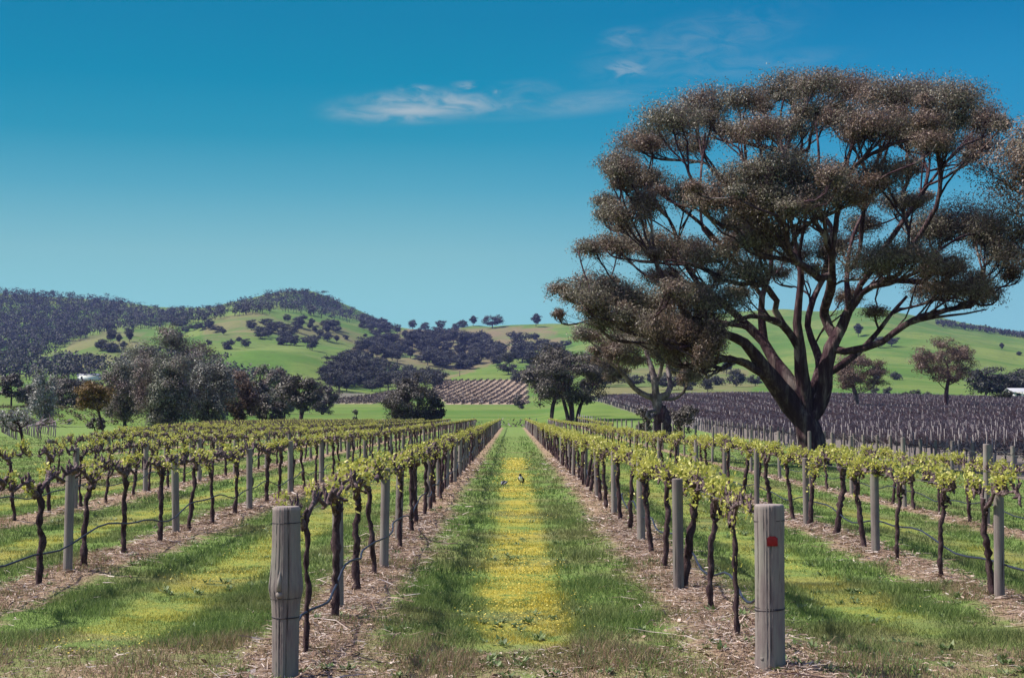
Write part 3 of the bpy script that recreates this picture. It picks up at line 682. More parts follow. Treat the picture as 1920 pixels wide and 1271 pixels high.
pr_ = bpy.data.objects[[o.name for o in C.objects if o.get('label', '').startswith('smaller gum')][0]]
r_ = np.random.default_rng(3); m_ = MB(); zz_ = np.linspace(-.4, 2.3, 16); sd_ = 16
m_.tube(np.stack((.05*np.sin(zz_*2)-.02, 0*zz_, zz_), -1), np.interp(zz_, [-.4, .3, 1.2, 1.8, 2.3], [.85, .72, .66, .5, .3]), sd_, True, 1+.13*r_.normal(size=(16, sd_)))
obj('burl', m_.mesh('burl', M['gum_bark']), pr_)
# --- crown that reaches in at the right edge
nX = pxX(2085, 66); place_tree(generic(33, 16.2, 12.0, .5, 34, 120000, .16, .052, .4, padr=.17, tips=16), 'gum_tree', nX, 66.0, 'gum crown reaching in at the right edge beside the huge gum', 'gum_bark', 'gum_leaf')
# --- trees of the valley floor: px, base py, distance, height px, width px, kind...
def vt(seed, px, D, toppy, basepy, wpx, label, leaf, bark='gum_bark', **k):
    X = pxX(px, D); z = H(X, D); h = (zat(toppy, D)-z); w = wpx*D/F
    return place_tree(generic(seed, h, w, **k), 'gum_tree' if 'bush' not in label else 'bush', X, D, label, bark, leaf, 'trees on the valley floor', 'tree' if 'bush' not in label else 'bush')
vt(40, 1074, 214, 636, 782, 176, 'dark many-stemmed gum closing the far end of the right vine rows', 'gum_leaf_dark', base=.2, npads=34, nleaf=30000, L=.34, W=.13, tr=.28, ntr=4, padr=.15, tips=8)
vt(41, 1030, 232, 655, 775, 92, 'dark gum half hidden behind the left of the many-stemmed gum', 'gum_leaf_dark', base=.25, npads=18, nleaf=7000, L=.5, W=.2, tr=.25, ntr=2)
vt(42, 770, 225, 708, 786, 92, 'dense dark round bush at the far end of the left vine rows', 'gum_leaf_dark', base=.03, npads=28, nleaf=20000, L=.3, W=.13, tr=.2, ntr=4, dome=.95, flat_=-.9, shape=1.3)
vt(43, 812, 228, 730, 784, 48, 'small dark bush joined to the right flank of the round bush', 'gum_leaf_dark', base=.03, npads=14, nleaf=5000, L=.42, W=.2, tr=.15, ntr=3, dome=.95, flat_=-.9, shape=1.3)
vt(44, 22, 300, 700, 758, 52, 'dark round-headed tree at the left edge below the wooded slope', 'gum_leaf_dark', base=.3, npads=14, nleaf=4000, L=.55, W=.22, tr=.22)
vt(45, 86, 190, 684, 775, 62, 'silvery grey gum with upright loose crown near the left edge', 'gum_leaf_silver', 'pale_bark', base=.1, npads=18, nleaf=5000, L=.35, W=.12, tr=.16, shape=1.5, flat_=-.8)
vt(46, 48, 93, 752, 832, 74, 'spindly young grey tree with leaning thin trunk before the small trellis block', 'gum_leaf_silver', 'gum_bark', base=.3, npads=16, nleaf=1500, L=.2, W=.06, tr=.07, lean=-.6)
vt(47, 196, 140, 716, 810, 76, 'golden brown round-crowned tree on a leaning bare trunk', 'gum_leaf_gold', base=.48, npads=20, nleaf=6500, L=.26, W=.08, tr=.13, lean=-.9, shape=1.2, flat_=-.9, dome=.85)
vt(48, 235, 196, 664, 798, 108, 'tall grey green gum behind the golden brown tree', 'gum_leaf_green', base=.1, npads=34, nleaf=24000, L=.27, W=.11, tr=.25, shape=1.3, flat_=-.7)
vt(49, 308, 182, 664, 804, 112, 'broad grey green gum leafy to the ground in the left clump', 'gum_leaf_green', base=.02, npads=42, nleaf=32000, L=.27, W=.11, tr=.28, ntr=2, shape=1.4, flat_=-.9, dome=.95)
vt(50, 390, 190, 662, 798, 100, 'tall grey gum at the right of the broad leafy gum', 'gum_leaf_grey', 'gum_bark', base=.06, npads=36, nleaf=26000, L=.27, W=.11, tr=.24, ntr=2, shape=1.3, flat_=-.8)
vt(51, 318, 290, 612, 770, 175, 'tallest wide gum crown rising behind the left clump', 'gum_leaf_green', base=.25, npads=32, nleaf=24000, L=.42, W=.17, tr=.4, ntr=2, padr=.17)
vt(52, 450, 196, 694, 796, 82, 'dark rusty-topped tree beside the tall grey gum', 'gum_leaf_red', base=.1, npads=20, nleaf=6500, L=.42, W=.16, tr=.2, ntr=2, dome=.9, flat_=-.8)
vt(53, 502, 205, 734, 792, 62, 'small dark tree at the right foot of the left clump', 'gum_leaf_dark', base=.15, npads=14, nleaf=4000, L=.4, W=.15, tr=.14, ntr=2)
vt(54, 562, 235, 699, 772, 84, 'dark spreading tree with open stems standing right of the left clump', 'gum_leaf_dark', base=.25, npads=20, nleaf=6000, L=.48, W=.18, tr=.2, ntr=3)
vt(55, 502, 420, 680, 760, 78, 'blue grey tree crown behind the two small dark trees', 'gum_leaf_green', base=.1, npads=18, nleaf=4500, L=.9, W=.35, tr=.3)
vt(56, 142, 300, 704, 765, 84, 'low dark purple tree between the silvery gum and the golden tree', 'gum_leaf_dark', base=.1, npads=18, nleaf=5000, L=.6, W=.22, tr=.2, ntr=2)
vt(57, 186, 330, 708, 764, 64, 'rusty brown tree crown behind the golden tree', 'gum_leaf_red', base=.15, npads=12, nleaf=3000, L=.6, W=.22, tr=.2)
for i_, (px_, D_2, ty_, by_, wp_, lf_, lb_) in enumerate([(58, 345, 712, 760, 60, 'gum_leaf_green', 'olive green tree behind the silvery grey gum'), (118, 360, 700, 758, 64, 'gum_leaf_dark', 'dark tree behind the gap between the silvery gum and the low purple tree'), (248, 330, 688, 764, 80, 'gum_leaf_green', 'olive gum rising behind the tall grey green gum'), (430, 300, 684, 768, 76, 'gum_leaf_green', 'olive gum rising behind the dark rusty-topped tree'), (478, 320, 704, 766, 56, 'gum_leaf_dark', 'dark tree behind the gap left of the small dark tree'), (532, 300, 712, 770, 56, 'gum_leaf_green', 'olive tree just left of the dark spreading tree'), (606, 420, 712, 762, 60, 'gum_leaf_dark', 'low dark tree right of the dark spreading tree')]):
    vt(140+i_, px_, D_2, ty_, by_, wp_, lb_, lf_, base=.06, npads=20, nleaf=9000, L=.5, W=.2, tr=.22, ntr=2, flat_=-.8, dome=.9)
vt(58, 1608, 265, 660, 768, 104, 'reddish gum with pale stem behind the huge gum trunk', 'gum_leaf_red', 'pale_bark', base=.3, npads=28, nleaf=15000, L=.34, W=.12, tr=.3, ntr=2)
vt(59, 1774, 268, 630, 776, 118, 'lone reddish gum standing in the dormant purple vineyard', 'gum_leaf_red', base=.3, npads=34, nleaf=17000, L=.34, W=.12, tr=.42, padr=.17)
vt(60, 1205, 118, 760, 818, 40, 'low dark bush at the left foot of the pale-trunked gum', 'gum_leaf_dark', base=.05, npads=10, nleaf=1800, L=.22, W=.09, tr=.05, ntr=3, flat_=-.8)
vt(61, 1278, 122, 752, 806, 62, 'dark bush just right of the pale-trunked gum', 'gum_leaf_dark', base=.2, npads=14, nleaf=2600, L=.22, W=.09, tr=.07, ntr=3)
vt(62, 669, 235, 762, 776, 16, 'tiny round green bush alone on the meadow', 'gum_leaf_green', base=.05, npads=8, nleaf=700, L=.25, W=.12, tr=.04, flat_=-.9)
vt(63, 182, 150, 782, 806, 34, 'low dark bush at the foot of the golden brown tree', 'gum_leaf_dark', base=.03, npads=8, nleaf=1400, L=.22, W=.09, tr=.04, ntr=3, flat_=-.9)
vt(64, 975, 520, 738, 758, 26, 'small dark bush at the foot of the striped vineyard slope', 'gum_leaf_dark', base=.05, npads=8, nleaf=900, L=.7, W=.3, tr=.1, flat_=-.9)

# --- hill trees: a few prototypes copied over the slopes
PROT = []
for i, (hh, ww, b, sh) in enumerate([(11, 12, .2, 1.0), (10, 14, .18, 1.0), (13, 11, .22, 1.1), (9, 10, .05, 1.2), (14, 14, .3, .9), (12, 9, .3, 1.0)]):
    t = generic(100+i, hh, ww, b, 18, 2400, .95, .5, .35, padr=.2, tips=6, shape=sh, flat_=-.6, sig=.3)
    PROT.append((t.wood(.04, 2.3).mesh('trunk', M['far_bark']), t.crown().mesh('crown', M['hill_leaf'], False), hh, ww))
hr = np.random.default_rng(77)
def hill_tree(px, py, hpx, label, group, kind=None, wk=1.0):
    p = hill_at(px, py); k = int(hr.integers(len(PROT))) if kind is None else kind
    wd, cr, hh, ww = PROT[k]; s_ = hpx*p[1]/F/hh
    e = empty('hill_tree', p-np.array((0, 0, .3)), hr.uniform(0, 6.28), (s_*wk, s_*wk, s_)); tag(e, label, 'tree', group)
    obj('trunk', wd, e); obj('crown', cr, e); return e
SINGLE = [(773,616,20,2,'round tree on the skyline where the wooded spur meets the pale hill'), (797,620,16,0,'low tree on the skyline right of the wooded spur'), (827,615,22,4,'flat-topped tree on the skyline above the mid slope'), (855,620,15,0,'small bushy tree on the skyline left of the bare hilltop'), (868,613,16,3,'dense little tree on the skyline beside a thin tall one'), (887,611,20,5,'thin tall tree standing up on the pale hilltop'), (923,616,28,1,'leaning broken-crowned tree on the pale hilltop'),
 (965,640,22,1,'lone round tree on the pale grassy slope below the skyline'), (1005,613,26,5,'thin tree on the skyline left of the huge gum branches'), (1003,637,14,3,'small dark tree beneath the thin skyline tree'), (1060,652,16,1,'wide low tree on the pale slope behind the huge gum branches'),
 (391,646,11,3,'tiny round tree on the green crest above the left clump'), (428,655,22,3,'dark round tree on the green crest'), (460,652,18,0,'second dark tree on the crest right of the round one'), (447,640,10,3,'small tree behind the crest pair'), (585,657,28,2,'dark tree with a long shadow on the green slope'), (648,636,10,3,'small dark bush tree above the right green slope'), (640,670,14,3,'dark tree at the right end of the green slope'), (684,632,7,3,'tiny bush on the bright saddle'),
 (1610,632,26,5,'lone tree on the bright hill seen through the gum limbs'), (1680,712,18,3,'compact dark tree low on the bright right hill'), (1648,652,22,0,'tree on the bright hill just right of the gum limbs'), (1645,714,18,0,'dark tree with shadow low on the bright right hill'), (1672,650,22,1,'dark tree under the long right limb of the huge gum'), (1879,656,14,5,'pale small tree high on the far right slope'), (1911,666,9,3,'tiny bush high on the far right slope'), (1380,725,34,0,'dark tree at the edge of the purple vineyard left of the huge trunk'), (1345,722,22,3,'small dark tree left of the edge-of-vineyard tree'), (1362,700,34,2,'taller tree behind the vineyard edge left of the huge trunk'), (1416,724,24,1,'wide dark tree against the huge gum trunk'), (1640,738,15,3,'round bush at the far edge of the purple vineyard'), (1664,738,16,3,'second round bush at the far edge of the purple vineyard'), (1715,742,15,1,'low bushes left of the lone reddish gum'), (1697,743,12,3,'small bush at the far vineyard edge near the reddish gum'), (1738,744,13,3,'bush touching the left of the reddish gum')]
for px, py, hp, k, lb in SINGLE: hill_tree(px, py, hp, lb, 'scattered hill trees', k)
for px, hp, k, lb in [(1848,60,0,'dark tree at left of the clump by the white house'), (1876,54,1,'dark tree behind the lime willow'), (1903,58,2,'dark tree behind the white house'), (1932,56,0,'dark tree right of the white house at the frame edge')]: hill_tree(px, 746, hp, lb, 'dark trees by the white house', k, 1.2)
e = hill_tree(1882, 753, 26, 'lime green willow beside the white house', None, 3, 1.3); e.children[1].data = PROT[3][1].copy(); e.children[1].data.materials[0] = M['lime_leaf']; e.name = 'willow_tree'
def scatter(poly, n, h0, h1, label, group, seed, mind=7):
    r = np.random.default_rng(seed); p = np.array(poly, float); got = []; tries = 0
    while len(got) < n and tries < n*60:
        tries += 1; x = r.uniform(p[:, 0].min(), p[:, 0].max()); y = r.uniform(p[:, 1].min(), p[:, 1].max())
        if not inpoly(np.array(x), np.array(y), poly): continue
        if any(abs(x-a) < mind and abs(y-b) < mind*.45 for a, b in got): continue
        got.append((x, y))
    for x, y in got: hill_tree(x, y, r.uniform(h0, h1), label, group, None, r.uniform(.95, 1.3))
scatter([(600,735), (606,700), (640,690), (700,700), (760,715), (850,712), (832,728), (760,735)], 44, 26, 42, 'blue grey tree in the wooded belt at the foot of the green slope', 'trees of the wooded belt', 1, 9)
scatter([(620,690), (660,660), (720,640), (760,655), (740,690), (690,705)], 24, 18, 30, 'dark tree on the brown slope above the wooded belt', 'trees above the wooded belt', 2, 9)
scatter([(700,655), (790,630), (900,640), (945,660), (930,690), (880,695), (800,690), (740,660)], 62, 18, 32, 'dark tree on the middle slope left of the huge gum', 'trees of the middle slope', 3, 9)
scatter([(940,720), (930,680), (1000,650), (1060,660), (1060,735)], 22, 22, 44, 'dark tree behind the many-stemmed gum at the end of the right rows', 'trees behind the many-stemmed gum', 4, 9)
scatter([(460,640), (470,606), (520,600), (600,606), (650,628), (640,645), (560,650)], 32, 14, 24, 'dark tree on the upper slope below the wooded peak', 'trees below the wooded peak', 5, 9)
scatter([(330,640), (330,610), (420,608), (420,630)], 10, 12, 18, 'dark tree on the brownish saddle left of the peak', 'trees on the saddle', 6, 9)
scatter([(190,665), (190,625), (255,620), (245,660)], 9, 16, 26, 'dark tree on the left green hump', 'trees on the left hump', 7, 9)
scatter([(700,640), (660,600), (700,605), (760,625), (800,640)], 16, 14, 22, 'dark tree on the spur right of the wooded peak', 'trees on the spur', 8, 9)
scatter([(1060,735), (1080,690), (1330,690), (1330,735)], 16, 18, 34, 'dark tree behind the pale-trunked gum', 'trees behind the pale gum', 9, 9)
# dense woods of the ridge: one mass
def wood_mass(name, polys, seed):
    r = np.random.default_rng(seed); mb = MB()
    for poly, n, h0, h1 in polys:
        p = np.array(poly, float); c = 0
        while c < n:
            x = r.uniform(p[:, 0].min(), p[:, 0].max()); y = r.uniform(p[:, 1].min(), p[:, 1].max())
            if not inpoly(np.array(x), np.array(y), poly): continue
            c += 1; q = hill_at(x, y); hh = r.uniform(h0, h1)*q[1]/F*.8+3; ww = hh*r.uniform(.8, 1.25)
            k = 46; nl = 5
            cl = q+np.stack((r.normal(size=nl)*ww*.24, r.normal(size=nl)*ww*.24, hh*r.uniform(.4, .95, nl)), -1)
            off = r.normal(size=(k, 3)); P_ = cl[r.integers(nl, size=k)]+off*np.array((ww*.15, ww*.15, hh*.09))
            mb.quads(leaves(P_, 2.2, 1.3, r.normal(size=(k, 3))+np.array((0, 0, -.2)), r, off+np.array((0, 0, .5))+r.normal(size=(k, 3))*.4))
            mb.quads(np.array([[q+np.array((-.3, 0, -.5)), q+np.array((.3, 0, -.5)), q+np.array((.15, 0, hh*.6)), q+np.array((-.15, 0, hh*.6))]]))
    o = obj(name, mb.mesh(name, M['hill_leaf'], False)); tag(o, 'dark bluish gum woodland covering the ridge and peak', 'woodland', None, 'stuff')
wood_mass('ridge_woodland', [
 ([(-60,548), (0,552), (100,558), (200,568), (260,580), (300,588), (380,587), (430,578), (480,565), (520,556), (560,553), (600,558), (650,585), (700,609), (738,622), (700,618), (640,602), (560,592), (480,590), (430,594), (390,604), (340,614), (300,620), (260,618), (200,624), (140,640), (60,640), (-60,640)], 1500, 12, 17),
 ([(-60,640), (60,640), (75,655), (50,662), (-60,668)], 70, 14, 20),
 ([(-60,712), (-60,672), (70,672), (140,678), (190,690), (200,715)], 150, 18, 26),
 ([(1755,612), (1800,616), (1960,642), (1960,632), (1900,628), (1755,606)], 120, 5, 8),
 ([(-60,652), (30,655), (60,640), (110,640), (130,650), (60,672)], 60, 14, 20),
 ([(200,700), (250,670), (330,668), (420,690), (470,712), (460,740), (200,735)], 110, 20, 30)], 31)

# ------------------------------------------------------------------ vines
def make_vine(seed, green):
    r = np.random.default_rng(seed); tr = MB(); co = MB(); fo = MB()
    h = r.uniform(.95, 1.02); n = 22; z = np.linspace(-.06, h, n)
    ph = r.uniform(0, 6.28, 4); am = r.uniform(.008, .026)
    x = am*np.sin(z*4+ph[0])+.011*np.sin(z*17+ph[1])+r.normal()*.05*z; y = am*1.6*np.sin(z*4.2+ph[2])+.013*np.sin(z*15+ph[3])+r.normal()*.05*z; x = x+r.normal(size=n)*.005; y = y+r.normal(size=n)*.006
    x -= x[0]*1; y -= y[0]
    x *= np.minimum(1, z+.3); rad = r.uniform(.025, .036)*(1.12-.3*z)+r.normal(size=n)*.0045; rad[0] *= 1.35; rad[1] *= 1.15; rad[-1] *= 1.1
    P_ = np.stack((x, y, z), -1)
    tr.tube(P_, rad, 8, True, 1+.16*r.normal(size=(n, 8)))
    # head knots
    for _ in range(3):
        a = r.uniform(0, 6.28); zz = h-r.uniform(0, .2); p = np.array((np.interp(zz, z, x), np.interp(zz, z, y), zz))
        d = np.array((math.cos(a)*.6, math.sin(a), .4)); tr.tube([p, p+d*.035, p+d*.07], [.022, .02, .008], 5)
    head = P_[-1]; tips = []
    for sgn in (-1, 1):
        m = 11; s_ = np.linspace(0, 1, m); L = r.uniform(.86, .96)
        yy = head[1]+sgn*L*s_; zz = head[2]-.10*(1-s_)**6+.05*np.sin(s_*3.1)+.022*np.sin(s_*14+r.uniform(0, 6)); zz += (1.03-zz[-1])*s_; xx = head[0]*(1-s_)+.025*np.sin(s_*9+r.uniform(0, 6))
        rr = np.linspace(.025, .016, m)*(1+.2*r.normal(size=m))
        A_ = np.stack((xx, yy, zz), -1); co.tube(A_, rr, 7, True, 1+.14*r.normal(size=(m, 7)))
        ns = r.integers(19, 25)
        for k in range(ns):
            q = r.uniform(.03, 1); b = np.array([np.interp(q, s_, A_[:, i]) for i in range(3)])
            up = r.random() < .85
            d = unit(np.array((r.normal()*.5, r.normal()*.6, 1.0 if up else -.5)))
            l1 = r.uniform(.03, .085); l2 = r.uniform(.015, .06)
            d2 = unit(d+np.array((r.normal()*.4, r.normal()*.5, .3)))
            p1 = b+d*l1; p2 = p1+d2*l2
            co.tube([b, p1, p2], [.017, .0155, .009], 6, True)
            if r.random() < .45:
                d3 = unit(d+np.array((r.normal()*.7, r.normal()*.9, .1))); co.tube([p1, p1+d3*.05, p1+d3*.05+np.array((0, 0, .03))], [.012, .009, .005], 5); tips.append(p1+d3*.07)
            tips.append(p2)
    for q in tips:
        if r.random() > green: continue
        nl = r.integers(20, 42); sp = r.uniform(.03, .06)
        c = q+np.array((0, 0, r.uniform(-.02, .03)))
        D = unit(r.normal(size=(nl, 3))+np.array((0, 0, .25))); Pq = c+D*sp*.5+r.normal(size=(nl, 3))*sp*.7
        a = leaves(Pq, r.uniform(.030, .046), .032, D, r)
        a[:, 1, 2] += .008; a[:, 3, 2] += .008
        fo.quads(a)
        if r.random() < .16:   # a taller shoot
            d = unit(np.array((r.normal()*.3, r.normal()*.35, 1))); k2 = 10; t0 = r.random((k2, 1))
            fo.quads(leaves(q+d*t0*r.uniform(.07, .16)+r.normal(size=(k2, 3))*.015, .055, .042, r.normal(size=(k2, 3))+d*.5, r))
    if r.random() < .3:
        zz = r.uniform(.5, .8); p = np.array((np.interp(zz, z, x), np.interp(zz, z, y), zz)); fo.quads(leaves(p+r.normal(size=(10, 3))*.03, .05, .04, r.normal(size=(10, 3)), r))
    return (tr.mesh('trunk', M['vine_bark']), co.mesh('cordon', M['cordon_bark']), fo.mesh('foliage', M['vine_leaf'], False))
VL = [make_vine(200+i, .13) for i in range(8)]; VR = [make_vine(240+i, .21) for i in range(8)]
def make_far_vine(seed, green):
    r = np.random.default_rng(seed); tr = MB(); fo = MB()
    z = np.linspace(0, 1.02, 4); tr.tube(np.stack((r.normal(size=4)*.025, r.normal(size=4)*.03, z), -1), [.04, .033, .03, .032], 4)
    for s_ in (-1, 1):
        tr.tube([(0, 0, .95), (.01, s_*.15, 1.04), (.01, s_*.5, 1.05+r.normal()*.015), (0, s_*.92, 1.05)], [.038, .038, .036, .034], 4)
        for k in range(11):
            yy = s_*r.uniform(.05, .9); tr.tube([(0, yy, 1.05), (r.normal()*.04, yy+r.normal()*.05, 1.14)], [.026, .014], 3)
    n = int(120*green); nc = 7; cy = r.uniform(-.93, .93, nc); P_ = np.stack((r.normal(size=n)*.05, cy[r.integers(nc, size=n)]+r.normal(size=n)*.07, 1.06+np.abs(r.normal(size=n))*.06), -1)
    return tr, leaves(P_, .085, .065, r.normal(size=(n, 3)), r)
FVL = [make_far_vine(300+i, .22) for i in range(5)]; FVR = [make_far_vine(320+i, .42) for i in range(5)]
rv = np.random.default_rng(9)
allv = []
def inframe(X, Y): return -45 < 960+F*X/Y < 1965
plan = [(x, y0, ROW_END, LPH[i], 'L', 11.1 if i == 0 else y0+.6) for i, (x, y0) in enumerate(zip(LEFTX, LEFT_Y0))]
plan += [(RIGHTX[0], 10.3, ROW_END, RPH[0], 'R', 11.75), (RIGHTX[1], 10.5, ROW_END, RPH[1], 'R', 11.3)]
for x, y0, y1, ph, side, first in plan:
    k = 0; y = first
    while y < y1:
        yy = y+rv.normal()*.1; xx = x+rv.normal()*.025
        if inframe(xx, yy): allv.append((yy, xx, ph, side, k)); k += 1
        y += 1.8
k = 0
for y in np.concatenate((np.arange(19.5, 42, 1.8), np.arange(129, ROW_END, 1.8))):
    yy = y+rv.normal()*.1; xx = RIGHTX[2]+rv.normal()*.03
    if inframe(xx, yy): allv.append((yy, xx, RPH[2] if y < 60 else 'the far part of third row right of aisle', 'R', k)); k += 1
allv.sort()
fw = MB(); ff = MB()
thin = (11.1, 13.1)
for n_, (y, x, ph, side, k) in enumerate(allv):
    if n_ < 300:
        v = (VL if side == 'L' else VR)[int(rv.integers(8))]
        e = empty('grapevine', (x, y, H(x, y)+float(micro(x, y))-.01), (0 if rv.random() < .5 else math.pi)+rv.normal()*.04)
        slim = (y < 12.2)
        if slim: e.scale = (.62, .8, 1.0)
        else: s_ = rv.uniform(.9, 1.22); e.scale = (s_, 1, rv.uniform(.97, 1.04))
        o_ = ORD[k] if k < len(ORD) else 'distant'
        look = 'thin young' if slim else ('dark' if side == 'L' else 'leafy')
        tag(e, f'{look} grapevine {o_} from near end of {ph}', 'grapevine', 'grapevines of the trellis rows')
        for nm, me in zip(('trunk', 'cordon', 'foliage'), v): obj(nm, me, e)
    else:
        a, b = (FVL if side == 'L' else FVR)[int(rv.integers(5))]; off = np.array((x, y, H(x, y)))
        for V_, q_ in zip([np.concatenate(a.V)], [0]):
            fw.add(V_*np.array((1, rv.choice((-1, 1)), 1))+off, np.concatenate(a.Q), np.concatenate(a.T))
        ff.quads(b+off)
tag(obj('distant_vine_wood', fw.mesh('distant_vine_wood', M['vine_bark'])), 'dark trunks and cordons of the farthest vines of the rows', 'grapevines', None, 'stuff')
tag(obj('distant_vine_foliage', ff.mesh('distant_vine_foliage', M['vine_leaf'], False)), 'pale green young leaves on the farthest vines of the rows', 'vine foliage', None, 'stuff')

# ------------------------------------------------------------------ posts
def lathe_post(h, r0, seed, sides=16, prof=None, crack=None, bury=.2):
    r = np.random.default_rng(seed); mb = MB()
    zs = np.concatenate(([-bury], np.linspace(0, h-.008, 26 if prof is not None else 9), [h])) if prof is None else np.concatenate(([-bury], np.linspace(0, h-.012, 60), [h]))
    th = np.arange(sides)*2*math.pi/sides
    rad = np.array([(r0 if prof is None else np.interp(z, *prof)) for z in zs]); rad[-1] -= .008
    rn = 1+.025*np.sin(th*2+r.uniform(0, 6))[None, :]+.012*r.normal(size=(1, sides))+.005*r.normal(size=(len(zs), sides))
    if crack is not None:
        for c0, wd, dp, za, zb in crack:
            dth = np.abs((th[None, :]-(c0+.06*np.sin(zs*5+r.uniform(0, 6))[:, None])+math.pi) % (2*math.pi)-math.pi)
            rn = rn-dp*np.exp(-(dth/wd)**2)*((zs > za) & (zs < zb))[:, None]
    bend = r.normal(size=2)*.006
    V = np.stack((np.cos(th)[None, :]*rad[:, None]*rn+bend[0]*zs[:, None], np.sin(th)[None, :]*rad[:, None]*rn+bend[1]*zs[:, None], zs[:, None]*np.ones((1, sides))), -1)
    n = len(zs); i = np.arange(n-1)[:, None]*sides; j = np.arange(sides)[None, :]; j2 = (j+1) % sides
    Q = np.stack((i+j, i+j2, i+sides+j2, i+sides+j), -1).reshape(-1, 4)
    Vc = np.vstack((V.reshape(-1, 3), [(bend[0]*h, bend[1]*h, h+.002)])); kk = np.arange(sides)
    mb.add(Vc, Q, np.stack(((n-1)*sides+kk, (n-1)*sides+(kk+1) % sides, np.full(sides, n*sides)), -1))
    return mb
def smooth_angle(me, ang=40):
    try: me.set_sharp_from_angle(angle=R(ang))
    except Exception: pass
    return me
def ring(z, r, rt, mb, tilt=0):
    th = np.linspace(0, 2*math.pi, 41); P_ = np.stack((np.cos(th)*r, np.sin(th)*r, z+tilt*np.cos(th)), -1); mb.tube(P_, rt, 5, False)
PL = (np.array([-.2, 0, .25, .45, .55, .60, .63, .66, .70, .78, .9, 1.17]), np.array([.084, .084, .085, .087, .093, .104, .110, .109, .104, .097, .091, .088]))
D0 = 9.95; root = empty('strainer_post', (-1.475, D0, H(-1.5, D0))); tag(root, 'thick weathered end post with a bulging knot and long crack, left of the aisle', 'post', 'thick end posts')
frontL = -math.pi/2+.15
me = lathe_post(1.167, .09, 3, 96, PL, [(frontL+.12, .035, .16, -.1, 1.3), (frontL-.5, .02, .05, .7, 1.0)]).mesh('post', M['post']); smooth_angle(me); obj('post_body', me, root)
mb = MB(); ring(1.062, .0905, .0035, mb, .002); ring(.452, .0885, .0042, mb); ring(.575, .099, .0025, mb, .004); obj('wire_wrap', mb.mesh('wire_wrap', M['dark_wire']), root)
mb = MB(); kx, ky = math.cos(frontL-.42), math.sin(frontL-.42); q = np.array((kx, ky, 0))
mb.tube([q*.085+np.array((0, 0, .60)), q*.112+np.array((0, 0, .607)), q*.120+np.array((0, 0, .608))], [.026, .022, .014], 10); mb.tube([q*.094+np.array((.004, 0, .76)), q*.108+np.array((.003, 0, .70)), q*.108+np.array((0, 0, .63))], [.006, .014, .018], 8)
obj('knot', mb.mesh('knot', M['post']), root)
PR = (np.array([-.2, 0, .08, .15, .5, .9, 1.06, 1.16]), np.array([.112, .110, .105, .101, .099, .100, .103, .101]))
D1 = 10.34; root = empty('strainer_post', (1.747, D1, H(1.7, D1))); tag(root, 'thick weathered end post with a red tag and flat top, right of the aisle', 'post', 'thick end posts')
frontR = -math.pi/2-.17
me = lathe_post(1.157, .1, 4, 96, PR, [(frontR+.1, .02, .09, .5, .98), (frontR+.12, .022, .10, -.1, .45), (frontR+.75, .025, .06, .2, .9)]).mesh('post', M['post']); smooth_angle(me); obj('post_body', me, root)
mb = MB(); ring(1.048, .1035, .003, mb, .004); ring(.452, .1005, .0045, mb, .006); ring(.462, .1, .003, mb, -.004); obj('wire_wrap', mb.mesh('wire_wrap', M['dark_wire']), root)
mb = MB(); a = frontR+.20; n_ = 7
vs = []
for dr_ in (0.001, .006):
    for zz, wd in ((.884, 1), (.938, 1), (.950, .45)):
        for k in range(n_):
            th = a+(k/(n_-1)-.5)*.68*wd; vs.append((math.cos(th)*(.1035+dr_), math.sin(th)*(.1035+dr_), zz))
vs = np.array(vs); Q = []
for L_ in (0, 1):
    for r_ in (0, 1):
        for k in range(n_-1):
            b0 = L_*3*n_+r_*n_+k; Q.append((b0, b0+1, b0+n_+1, b0+n_))
m3 = 3*n_
for k in range(n_-1): Q.append((k, k+1, m3+k+1, m3+k)); Q.append((2*n_+k, 2*n_+k+1, m3+2*n_+k+1, m3+2*n_+k))
for r_ in (0, 1):
    Q.append((r_*n_, (r_+1)*n_, m3+(r_+1)*n_, m3+r_*n_)); Q.append((r_*n_+n_-1, (r_+1)*n_+n_-1, m3+(r_+1)*n_+n_-1, m3+r_*n_+n_-1))
mb.add(vs, Q); obj('tag', mb.mesh('tag', flat('red_tag_plastic', (.26, .012, .020), .5, .3)), root)
mb = MB(); q = np.array((math.cos(frontR-.55), math.sin(frontR-.55), 0))
mb.tube([q*.092+np.array((0, 0, .13)), q*.107+np.array((0, 0, .135))], [.02, .013], 8); obj('knot', mb.mesh('knot', M['post']), root)

PM = []
for i in range(5):
    me = lathe_post(1.13, .052, 20+i, 18).mesh('post', M['post']); smooth_angle(me); PM.append(me)
posts = []
def add_posts(x, ys, ph, hh=1.0, rk=1.0):
    k = 0
    for y in ys:
        if y < ROW_END+2 and inframe(x, y): posts.append((y, x+rv.normal()*.03, ph, k, hh, rk)); k += 1
pl = {0: np.arange(13.5, 200, 3.6)}
for i in range(9):
    add_posts(LEFTX[i], pl[0] if i == 0 else np.arange(LEFT_Y0[i]+(0 if i != 1 else 0), 200, 5.45), LPH[i])
add_posts(RIGHTX[0], np.arange(15.1, 200, 5.5), RPH[0]); add_posts(RIGHTX[1], np.arange(14.7, 200, 4.8), RPH[1])
add_posts(RIGHTX[2], np.concatenate((np.arange(16.8, 126, 5.3), np.arange(128.6, 200, 5.4))), RPH[2], 1.36)
